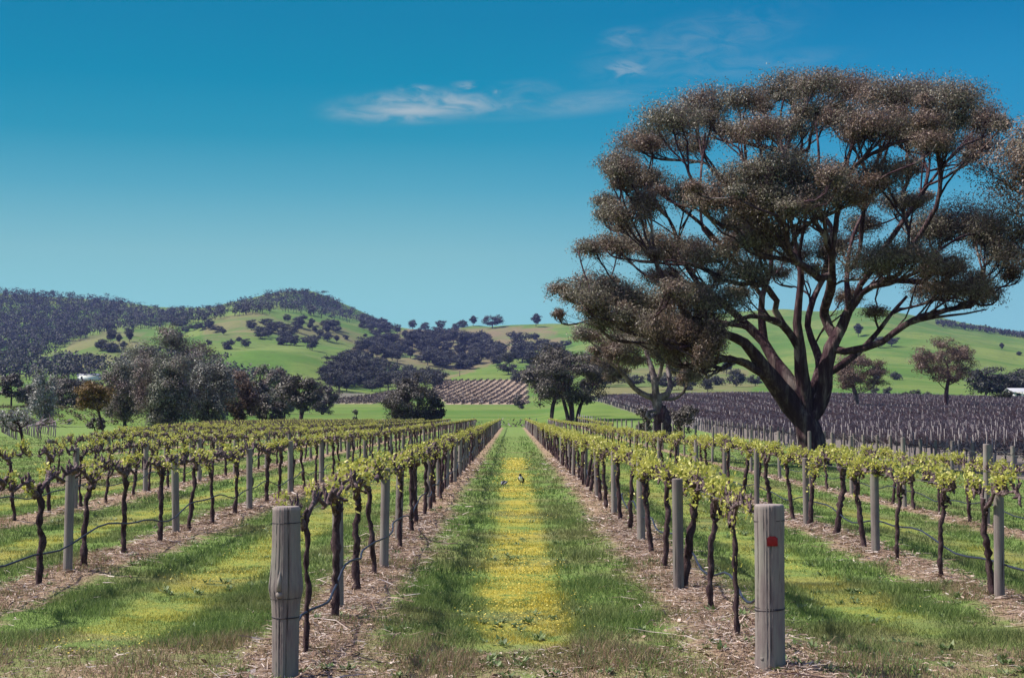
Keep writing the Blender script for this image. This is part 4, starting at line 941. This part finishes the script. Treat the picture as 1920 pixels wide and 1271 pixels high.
# end posts of the dormant block on the right
n2 = 0
for y in np.arange(57.5, 235, 2.85):
    if inframe(20.0, y): posts.append((y, 20.0+rv.normal()*.05, 'the dormant block behind the huge gum', n2, 1.2, 1.5)); n2 += 1
posts.sort(); mbp = MB()
for n_, (y, x, ph, k, hh, rk) in enumerate(posts):
    if n_ < 298:
        o = obj('trellis_post', PM[int(rv.integers(5))], None, (x, y, H(x, y)+float(micro(x, y))-.03)); s_ = rk*rv.uniform(.92, 1.12)
        o.scale = (s_, s_, hh*rv.uniform(.97, 1.03)); o.rotation_euler = (rv.normal()*.012, rv.normal()*.014, rv.uniform(0, 6.28))
        if ph.startswith('the dormant'): lb = f'grey end post {ORD[k]} from right edge before {ph}' if k < len(ORD) else f'far grey end post along the front of {ph}'; gr = 'end posts of the dormant block'
        else: lb = f'slim grey post {ORD[k]} from near end of {ph}' if k < len(ORD) else f'far grey post of {ph}'; gr = 'slim posts of the trellis rows'
        tag(o, lb, 'post', gr)
    else:
        mbp.tube([(x, y, H(x, y)-.1), (x, y, H(x, y)+.6), (x, y, H(x, y)+1.12*hh)], .05*rk, 6)
if mbp.n: tag(obj('distant_posts', mbp.mesh('distant_posts', M['stake'])), 'tiny grey posts at the far ends of the rows', 'posts', None, 'stuff')

# wires and drip hoses: one of each per row
def hose(x, y0, y1, seed, ph, wavy):
    r = np.random.default_rng(seed); y = np.arange(y0, y1, .3 if wavy else .45); s_ = y-y0
    z = .40+.05*np.sin(s_*2*math.pi/5.4+r.uniform(0, 6))+.03*np.sin(s_*2.6+r.uniform(0, 6))+(vnoise(y, y*0, 1.3, seed)-.5)*(.16 if wavy else .07)
    xx = x+.05+(vnoise(y, y*0+7, .9, seed+1)-.5)*(.12 if wavy else .05)
    zz = z+np.array([H(x, q) for q in y]); m_ = MB(); m_.tube(np.stack((xx, y, zz), -1), .0105, 6)
    tag(obj('drip_hose', m_.mesh('drip_hose', M['hose'])), f'dark drip irrigation hose hung low along {ph}', 'hose', 'drip hoses under the rows')
def wires(x, y0, y1, ph):
    m_ = MB()
    for zz in (1.06,):
        y = np.arange(y0, y1, 2.7); m_.tube(np.stack((y*0+x, y, np.array([H(x, q) for q in y])+zz-.01*np.abs(np.sin(y))), -1), .003, 4)
    tag(obj('trellis_wire', m_.mesh('trellis_wire', M['wire'])), f'thin trellis wire carrying the vines of {ph}', 'wire', 'trellis wires')
for i, x in enumerate(LEFTX):
    if i < 5: hose(x, LEFT_Y0[i], min(120, ROW_END), 500+i, LPH[i], i == 0)
    wires(x, LEFT_Y0[i], ROW_END, LPH[i])
for i, x in enumerate(RIGHTX):
    hose(x, (10.35, 10.5, 16)[i], 110 if i < 2 else 60, 520+i, RPH[i], i == 0)
    wires(x, (10.35, 10.5, 16)[i], ROW_END, RPH[i])

# ------------------------------------------------------------------ dormant purple block on the right
rd = np.random.default_rng(41); mq = MB(); ms = MB(); md = MB(); QS = []; TS = []
for y in np.arange(57.5, 399, 2.85):
    x1 = min(.375*y+6, 190); step = 1.6 if y < 170 else 2.2
    xs = np.arange(20.4, x1, step); n = len(xs)
    if n == 0: continue
    xs = xs+rd.normal(size=n)*.2
    zz = np.array([H(a, y) for a in xs]); det = 34 if y < 110 else 20 if y < 200 else 10; wd = .016 if y < 110 else .03 if y < 200 else .06
    for k in range(det):
        if k < 1:
            b = np.stack((xs, y+rd.normal(size=n)*.05, zz), -1); tp = b+np.stack((rd.normal(size=n)*.08, rd.normal(size=n)*.05, np.full(n, .9)), -1)
        else:
            b = np.stack((xs+rd.uniform(-.9, .9, n), y+rd.normal(size=n)*.08, zz+rd.uniform(.8, .95, n)), -1); tp = b+np.stack((rd.normal(size=n)*.3, rd.normal(size=n)*.1, rd.uniform(-.05, .38, n)), -1)
        d = unit(np.cross(tp-b, np.array((0, 1., .2))))*wd*(2.2 if k == 0 else .8)
        mq.quads(np.stack((b-d, b+d, tp+d*.6, tp-d*.6), 1))
    yy_ = np.arange(20.2, x1, 6.0); md.tube(np.stack((yy_, 0*yy_+y, np.array([H(a, y) for a in yy_])+.88), -1), .03 if y < 200 else .05, 4)
    m_ = xs if y < 100 else xs[::2] if y < 150 else xs[::4]
    zs_ = np.array([H(a, y) for a in m_])
    for a, z_ in zip(m_, zs_):
        hh = rd.uniform(1.25, 1.6); ms.tube([(a, y, z_-.05), (a+rd.normal()*.05, y, z_+hh)], .024 if y < 200 else .03, 4)
tag(obj('dormant_vines', mq.mesh('dormant_vines', M['dormant'], False)), 'leafless purple grey vines of the dormant block behind the huge gum', 'vineyard', None, 'stuff')
tag(obj('dormant_cordons', md.mesh('dormant_cordons', M['vine_bark'])), 'dark level cordons along each row of the dormant block', 'vineyard', None, 'stuff')
tag(obj('vineyard_stakes', ms.mesh('vineyard_stakes', M['stake'])), 'thin pale stakes standing among the dormant vines', 'stakes', None, 'stuff')

# striped vineyard on the knoll slope
rs = np.random.default_rng(51); mb = MB()
for x0 in np.arange(-81, 10, 3.6):
    for y in np.arange(590, 862, 1.5):
        x = x0+(y-590)*.07; px = 960+F*x/y
        z = hill_h(x, y); py = proj_y(x, y, z)
        if not (inpoly(np.array(px), np.array(py), [(838,758), (812,735), (812,714), (990,712), (992,758)]) or inpoly(np.array(px), np.array(py), [(600,757), (604,738), (700,736), (762,730), (762,757)])): continue
        n = 7; P_ = np.array((x, y, z+.5))+rs.normal(size=(n, 3))*np.array((.16, .5, .22)); mb.quads(leaves(P_, .7, .45, rs.normal(size=(n, 3)), rs))
tag(obj('striped_vineyard', mb.mesh('striped_vineyard', leafmat('striped_vine', [(0, (.045, .033, .032, 1)), (1, (.11, .09, .07, 1))], 0), False)), 'rows of dark vines striping the tan slope in the distance', 'vineyard', None, 'stuff')

# old bush vines and a small trellised block at the far left
rb = np.random.default_rng(61); mb = MB()
for y in np.arange(205, 420, 4.5):
    for x in np.arange(-.36*y-4, -.36*y+.085*y*2.9, 3.0):
        px = 960+F*x/y
        if px > 245 or rb.random() < .25: continue
        z = H(x, y); n = 26; mb.quads(leaves(np.array((x+rb.normal()*.3, y, z+.28))+rb.normal(size=(n, 3))*np.array((.36, .3, .16)), .34, .2, rb.normal(size=(n, 3)), rb))
tag(obj('bush_vines', mb.mesh('bush_vines', leafmat('bush_vine_leaf', [(0, (.045, .035, .03, 1)), (.6, (.11, .09, .04, 1)), (1, (.22, .2, .06, 1))], .1), False)), 'scrubby low bush vines in the field at far left', 'bush vines', None, 'stuff')
mb = MB()
for j, y in enumerate(np.arange(104, 150, 3.2)):
    for x in np.arange(pxX(-60, y), pxX(108, y), 1.7):
        z = H(x, y); mb.tube([(x, y, z-.05), (x+rb.normal()*.05, y, z+.5), (x+rb.normal()*.05, y, z+1.0)], .045, 4)
        n = 5; b = np.array((x, y, z+1.02))+rb.normal(size=(n, 3))*np.array((.5, .06, .08)); mb.quads(leaves(b, .7, .14, rb.normal(size=(n, 3))*np.array((1, .2, .35)), rb))
tag(obj('dormant_trellis_block', mb.mesh('dormant_trellis_block', M['dormant'], False)), 'small block of bare trellised vines at the left edge', 'vineyard', None, 'stuff')
# dark low vines across the far end of the aisle
mb = MB()
for y in (205., 209., 213.):
    for x in np.arange(pxX(560, y), pxX(1010, y), 1.3):
        z = H(x, y); n = 5; mb.quads(leaves(np.array((x+rb.normal()*.2, y, z+.45))+rb.normal(size=(n, 3))*np.array((.3, .2, .22)), .5, .2, rb.normal(size=(n, 3)), rb))
tag(obj('headland_vines', mb.mesh('headland_vines', M['dormant'], False)), 'low dark cross row of vines closing the far end of the aisle', 'vineyard', None, 'stuff')

# ------------------------------------------------------------------ small far things: house, shed, poles
M['white'] = flat('white_paint', (.72, .72, .70), sc=2, var=.08); M['roof'] = flat('pale_roof_iron', (.34, .35, .36), sc=1, var=.15); M['glassy'] = flat('dark_window', (.04, .05, .06), .2, .5)
def house(name, px, py, Y, w_, d_, h_, rise, label, wallm, veranda):
    X = pxX(px, Y); z = H(X, Y); e = empty(name, (X, Y, z)); tag(e, label, 'house' if veranda else 'shed')
    m_ = MB(); m_.box((0, 0, h_/2-.4), (w_, d_, h_+.8)); obj('wall', m_.mesh('wall', wallm, False), e)
    m_ = MB(); o_ = .5
    for s_ in (-1, 1):
        v = np.array([(-w_/2-o_, s_*(d_/2+o_), h_-.12), (w_/2+o_, s_*(d_/2+o_), h_-.12), (w_/2+o_, 0, h_+rise), (-w_/2-o_, 0, h_+rise)]); t2 = v+np.array((0, 0, .14))
        m_.add(np.vstack((v, t2)), [(0,1,2,3), (4,7,6,5), (0,4,5,1), (1,5,6,2), (2,6,7,3), (3,7,4,0)])
    for s_ in (-1, 1): m_.add([(s_*(w_/2-.05), -d_/2, h_), (s_*(w_/2-.05), d_/2, h_), (s_*(w_/2-.05), 0, h_+rise)], None, [(0,1,2)])
    obj('roof', m_.mesh('roof', M['roof'], False), e)
    for k in range(3 if veranda else 1):
        m_ = MB(); m_.box(((k-1)*w_*.3, -d_/2-.03, h_*.5), (1.1, .06, 1.3)); obj('window', m_.mesh('window', M['glassy'], False), e)
    if veranda:
        for k in range(5):
            m_ = MB(); m_.box((-w_/2+k*w_/4, -d_/2-1.6, h_*.42), (.18, .18, h_*.84)); obj('veranda_post', m_.mesh('veranda_post', M['white'], False), e)
        m_ = MB(); m_.add([(-w_/2-.3, -d_/2-1.9, h_*.84), (w_/2+.3, -d_/2-1.9, h_*.84), (w_/2+.3, -d_/2-.05, h_*1.0), (-w_/2-.3, -d_/2-.05, h_*1.0), (-w_/2-.3, -d_/2-1.9, h_*.88), (w_/2+.3, -d_/2-1.9, h_*.88), (w_/2+.3, -d_/2-.05, h_*1.04), (-w_/2-.3, -d_/2-.05, h_*1.04)], [(0,3,2,1), (4,5,6,7), (0,1,5,4), (1,2,6,5), (2,3,7,6), (3,0,4,7)]); obj('veranda_roof', m_.mesh('veranda_roof', M['roof'], False), e)
    return e
house('house', 1922, 754, 412, 9, 5, 2.3, .7, 'small white house with veranda at the right edge beyond the purple vineyard', M['white'], True)
house('shed', 168, 704, 880, 12, 7, 2.6, 1.0, 'low pale shed roof among trees below the left hill', M['white'], False)
def pole(px, py, hpx, label):
    p = hill_at(px, py); h = hpx*p[1]/F; e = empty('utility_pole', p); tag(e, label, 'pole', 'utility poles')
    m_ = MB(); m_.tube([(0, 0, -.5), (0, 0, h*.5), (0, 0, h)], [.22, .18, .15], 8); obj('pole', m_.mesh('pole', M['far_bark']), e)
    m_ = MB(); m_.box((0, 0, h*.93), (2.2, .15, .15)); obj('crossarm', m_.mesh('crossarm', M['far_bark'], False), e)
pole(168, 700, 20, 'thin utility pole beside the pale shed below the left hill'); pole(862, 706, 12, 'tiny utility pole on the knoll above the striped vineyard')

# ------------------------------------------------------------------ two magpies in the aisle
def bird(px, py, hscale, heading, label, pecking):
    dy = py-776; Y = CAMZ*F/dy; X = pxX(px, Y); e = empty('bird', (X, Y, H(X, Y)+.03), heading, hscale); tag(e, label, 'bird', 'birds in the aisle')
    # spine: x forward; one continuous lofted body from tail to head
    if pecking: S = [(-.20,0,.10,.006,.012), (-.15,0,.115,.014,.028), (-.09,0,.135,.032,.040), (-.03,0,.145,.050,.052), (.03,0,.142,.050,.050), (.075,0,.138,.038,.036), (.105,0,.142,.030,.030), (.13,0,.145,.030,.030), (.15,0,.142,.022,.022), (.165,0,.138,.008,.008)]
    else: S = [(-.17,0,.055,.006,.014), (-.13,0,.085,.013,.028), (-.08,0,.12,.034,.040), (-.03,0,.15,.050,.052), (.02,0,.18,.052,.052), (.05,0,.215,.040,.040), (.062,0,.245,.031,.031), (.072,0,.268,.032,.031), (.085,0,.285,.022,.022), (.09,0,.296,.006,.006)]
    S = np.array(S); t0 = np.linspace(0, 1, len(S)); t1 = np.linspace(0, 1, 28); S = np.stack([np.interp(t1, t0, S[:, i]) for i in range(5)], -1)
    m_ = MB(); m_.tube(S[:, :3], (S[:, 3]+S[:, 4])/2, 14); obj('body', m_.mesh('body', M['magpie_black' if pecking else 'magpie']), e)
    hd = np.array((.16, 0, .139)) if pecking else np.array((.098, 0, .272))
    m_ = MB(); dirb = np.array((.8, 0, -.45)) if pecking else np.array((1, 0, -.1)); m_.tube([hd-dirb*.012, hd+dirb*.02, hd+dirb*.048], [.010, .007, .0015], 8); obj('beak', m_.mesh('beak', M['beak']), e)
    for s_ in (-1, 1):
        m_ = MB(); m_.tube([(0, s_*.022, .11), (-.012, s_*.024, .06), (.004, s_*.024, .0)], [.012, .005, .004], 6)
        for a in (-.5, 0, .5): m_.tube([(.004, s_*.024, .004), (.004+.03*math.cos(a), s_*.024+.03*math.sin(a), .001)], [.004, .002], 5)
        obj('leg', m_.mesh('leg', M['beak']), e)
        m_ = MB(); w0 = np.array([(.05, s_*.047, .155), (-.03, s_*.056, .15), (-.12, s_*.03, .115), (-.17, s_*.008, .10)]) if pecking else np.array([(.045, s_*.045, .20), (-.02, s_*.056, .15), (-.08, s_*.036, .10), (-.13, s_*.012, .07)])
        m_.tube(w0, [.02, .028, .018, .004], 8); obj('wing', m_.mesh('wing', M['magpie_wing' if pecking else 'magpie_black']), e)
        m_ = MB(); m_.tube([hd+np.array((-.02, s_*.027, .012)), hd+np.array((-.02, s_*.031, .012))], [.005, .003], 6); obj('eye', m_.mesh('eye', M['beak']), e)
def mk_mag():
    m, nt = newmat('black_and_white_plumage'); tc = nt.n('ShaderNodeTexCoord').outputs['Object']; x, y, z = nt.xyz(tc)
    # white breast and belly, black head, back and tail
    a = nt.ss(nt.m('ADD', nt.m('MULTIPLY', x, 1.0), nt.m('MULTIPLY', z, -.25)), -.075, -.055)
    b = nt.ss(z, .238, .226)
    col = nt.mix(nt.m('MULTIPLY', a, b), (.018, .017, .022), (.78, .77, .74)); finish(nt, principled(nt, col, .6, .3)); return m
M['magpie'] = mk_mag(); M['magpie_black'] = flat('black_feathers', (.018, .017, .022), .5, .3); M['magpie_wing'] = flat('pied_wing', (.22, .22, .22), .6, .2, 0, .7, 9); M['beak'] = flat('dark_beak', (.06, .055, .06), .5, .3)
bird(977, 912, 1.0, -1.9, 'white-breasted black bird standing upright at right in the aisle', False)
bird(946, 917, .95, 1.2, 'dark bird with a white wing patch stooping at left in the aisle', True)

# ------------------------------------------------------------------ grass, flowers, litter
gr_ = np.random.default_rng(71); B = []
def region(n, y0, y1, hmul, wmul):
    y = gr_.uniform(y0**.5, y1**.5, n)**2; x = gr_.uniform(-1, 1, n)*(.355*y+2.6)
    d = rowdist(x)+(vnoise(x, y, .8, 12)-.5)*.4
    mul = sstep(.62-d, 0, .28); left_ok = y > -5.5*x-30
    mul = mul*left_ok
    head = sstep(12.4-(y+(vnoise(x, y, 1.2, 13)-.5)*5), 0, 2.2)
    yel = (np.abs(np.where(x > 1.7, np.minimum(abs(x-3.2), abs(x-6.6)), np.where(x > -1.5, abs(x-.1), np.abs(((-x-1.5) % ROW_DX)-ROW_DX/2)))) < .36)
    tuft = vnoise(x, y, .45, 14)
    keep = gr_.random(n) < (1-.88*mul*(vnoise(x, y, .7, 17) < .66))*(1-.6*head)*(.45+.7*tuft)
    keep &= ~((x > 9.6) & (y > 54) & (x > 20))
    x, y, yel, tuft, mul, d = x[keep], y[keep], yel[keep], tuft[keep], mul[keep], d[keep]; m = len(x)
    z = Hnear(x, y)+micro(x, y)-.01
    edge = np.exp(-((d-.85)/.3)**2)
    h = (.03+.05*tuft**1.6+.05*edge*vnoise(x, y, .6, 15)**1.3)*gr_.uniform(.6, 1.35, m)*hmul*np.where(yel, .62, 1)
    a = gr_.uniform(0, 6.28, m); w_ = (.0042+.002*gr_.random(m))*wmul
    P0 = np.stack((x, y, z), -1); side = np.stack((np.cos(a), np.sin(a), 0*a), -1)*w_[:, None]
    lean = gr_.normal(size=(m, 2))*.42; tip = P0+np.stack((lean[:, 0]*h, lean[:, 1]*h, h), -1)
    B.append(np.stack((P0-side, P0+side, tip), 1))
region(430000, 9.0, 16, 1.0, .85); region(260000, 16, 30, 1.0, 1.4); region(140000, 30, 60, 1.1, 2.8); region(60000, 60, 120, 1.3, 6)
mb = MB(); mb.tris(np.concatenate(B)); tag(obj('grass', mb.mesh('grass', M['blade'], False)), 'green grass growing between the vine rows', 'grass', None, 'stuff')
def flowers(n, xc, hw, y0, y1, size, seed, thr):
    r = np.random.default_rng(seed); y = r.uniform(y0**.5, y1**.5, n)**2; x = xc+r.normal(size=n)*hw*.6
    k = vnoise(x*.5, y, 1.6, 88) > thr; x, y = x[k], y[k]; m = len(x); z = Hnear(x, y)+micro(x, y)+r.uniform(.03, .065, m)
    c = np.stack((x, y, z), -1); a = unit(r.normal(size=(m, 3))*np.array((1, 1, .35))); b = unit(np.cross(a, np.array((0, 0, 1.))+r.normal(size=(m, 3))*.3)); s_ = (size*r.uniform(.6, 1.2, m)*np.maximum(1, y/22))[:, None]
    return np.stack((c-a*s_, c-b*s_, c+a*s_, c+b*s_), 1)
FQ = [flowers(9000, .10, .42, 12.2, 60, .009, 1, .45), flowers(2400, -3.14, .45, 11, 40, .009, 2, .55), flowers(500, 3.22, .4, 13, 40, .009, 3, .6)]
mb = MB(); mb.quads(np.concatenate(FQ)); tag(obj('yellow_flowers', mb.mesh('yellow_flowers', M['flower'], False)), 'yellow flowers carpeting the middle of the aisles', 'flowers', None, 'stuff')
rw = np.random.default_rng(91); WQ = []
for _ in range(1500):
    y = rw.uniform(9.4**.5, 30**.5)**2; x = rw.uniform(-1, 1)*(.35*y+.4)
    if vnoise(x, y, 1.4, 19) < .5: continue
    n = int(rw.integers(9, 22)); a = rw.uniform(0, 6.28, n); el_ = rw.uniform(.15, .9, n); sz = rw.uniform(.035, .075)
    D = np.stack((np.cos(a)*np.cos(el_), np.sin(a)*np.cos(el_), np.sin(el_)), -1); z = float(Hnear(x, y)+micro(np.array(x), np.array(y)))
    WQ.append(leaves(np.array((x, y, z+.005))+rw.normal(size=(n, 3))*np.array((.02, .02, .004)), sz, sz*.38, D, rw, np.stack((-np.cos(a)*np.sin(el_), -np.sin(a)*np.sin(el_), np.cos(el_)), -1)))
mb = MB(); mb.quads(np.concatenate(WQ)); tag(obj('weeds', mb.mesh('weeds', leafmat('weed_leaf', [(0, (.06, .10, .035, 1)), (.5, (.12, .18, .055, 1)), (1, (.22, .26, .11, 1))], .25), False)), 'low broad-leaved weeds in the grass and straw', 'weeds', None, 'stuff')
# straw and pruned canes under the rows
mb = MB(); rl = np.random.default_rng(81)
def litter(n, xs, y0, y1, spread, lmin, lmax, wd):
    y = rl.uniform(y0**.6, y1**.6, n)**(1/.6); x = np.array(xs)[rl.integers(len(xs), size=n)]+rl.normal(size=n)*spread
    z = Hnear(x, y)+micro(x, y)+rl.uniform(.004, .03, n); a = rl.uniform(0, 6.28, n); L = rl.uniform(lmin, lmax, n)
    d = np.stack((np.cos(a)*L, np.sin(a)*L, rl.normal(size=n)*.1*L), -1); p = np.stack((x, y, z), -1)
    s_ = np.stack((-np.sin(a), np.cos(a), rl.normal(size=n)*.5), -1)*(wd*rl.uniform(.5, 1.4, n)*np.maximum(1, y/18))[:, None]
    m1 = p+d*.5+rl.normal(size=(n, 3))*(L*.08)[:, None]
    mb.quads(np.stack((p-s_, p+s_, m1+s_, m1-s_), 1)); mb.quads(np.stack((m1-s_, m1+s_, p+d+s_*.4, p+d-s_*.4), 1))
RX = LEFTX[:4]+RIGHTX
litter(26000, LEFTX[:1]+RIGHTX[:1], 9.5, 26, .27, .03, .16, .0028)
litter(14000, [LEFTX[1], RIGHTX[1]], 12, 34, .27, .04, .18, .0032)
litter(14000, RX, 18, 60, .27, .08, .3, .004)
litter(420, LEFTX[:1]+RIGHTX[:1], 9.5, 20, .3, .12, .4, .0042)
litter(300, [LEFTX[1], RIGHTX[1]], 13, 30, .3, .12, .4, .005)
n = 6000; litter(n, [0.0], 9.3, 11.4, 2.6, .02, .10, .003)
n = 420; y = rl.uniform(9.5, 16, n); x = np.array([-1.5, 1.745, 0.])[rl.integers(3, size=n)]+rl.normal(size=n)*.4; k = (abs(x) > .9) | (y < 11.2); x, y = x[k], y[k]; n = len(x)
P_ = np.stack((x, y, Hnear(x, y)+micro(x, y)+.012), -1); mb.quads(leaves(P_, .055, .035, rl.normal(size=(n, 3))*np.array((1, 1, .25)), rl))
tag(obj('straw_litter', mb.mesh('straw_litter', M['twig'], False)), 'pale straw and pruned canes lying under the vines', 'litter', None, 'stuff')

# ------------------------------------------------------------------ haze in the valley air
HAZE = 0.00006
HZTOP = float(HZ.max())+22
if HAZE:
    mb = MB(); mb.box((0, 1700, HZTOP/2-1), (5600, 3500, HZTOP+2)); m, nt = newmat('haze_air')
    pv = nt.n('ShaderNodeVolumePrincipled'); pv.inputs['Color'].default_value = (.30, .38, .88, 1); pv.inputs['Density'].default_value = HAZE; pv.inputs['Anisotropy'].default_value = .1
    o_ = nt.n('ShaderNodeOutputMaterial'); nt.l(pv.outputs[0], o_.inputs['Volume'])
    tag(obj('haze', mb.mesh('haze', m, False)), kind='stuff')
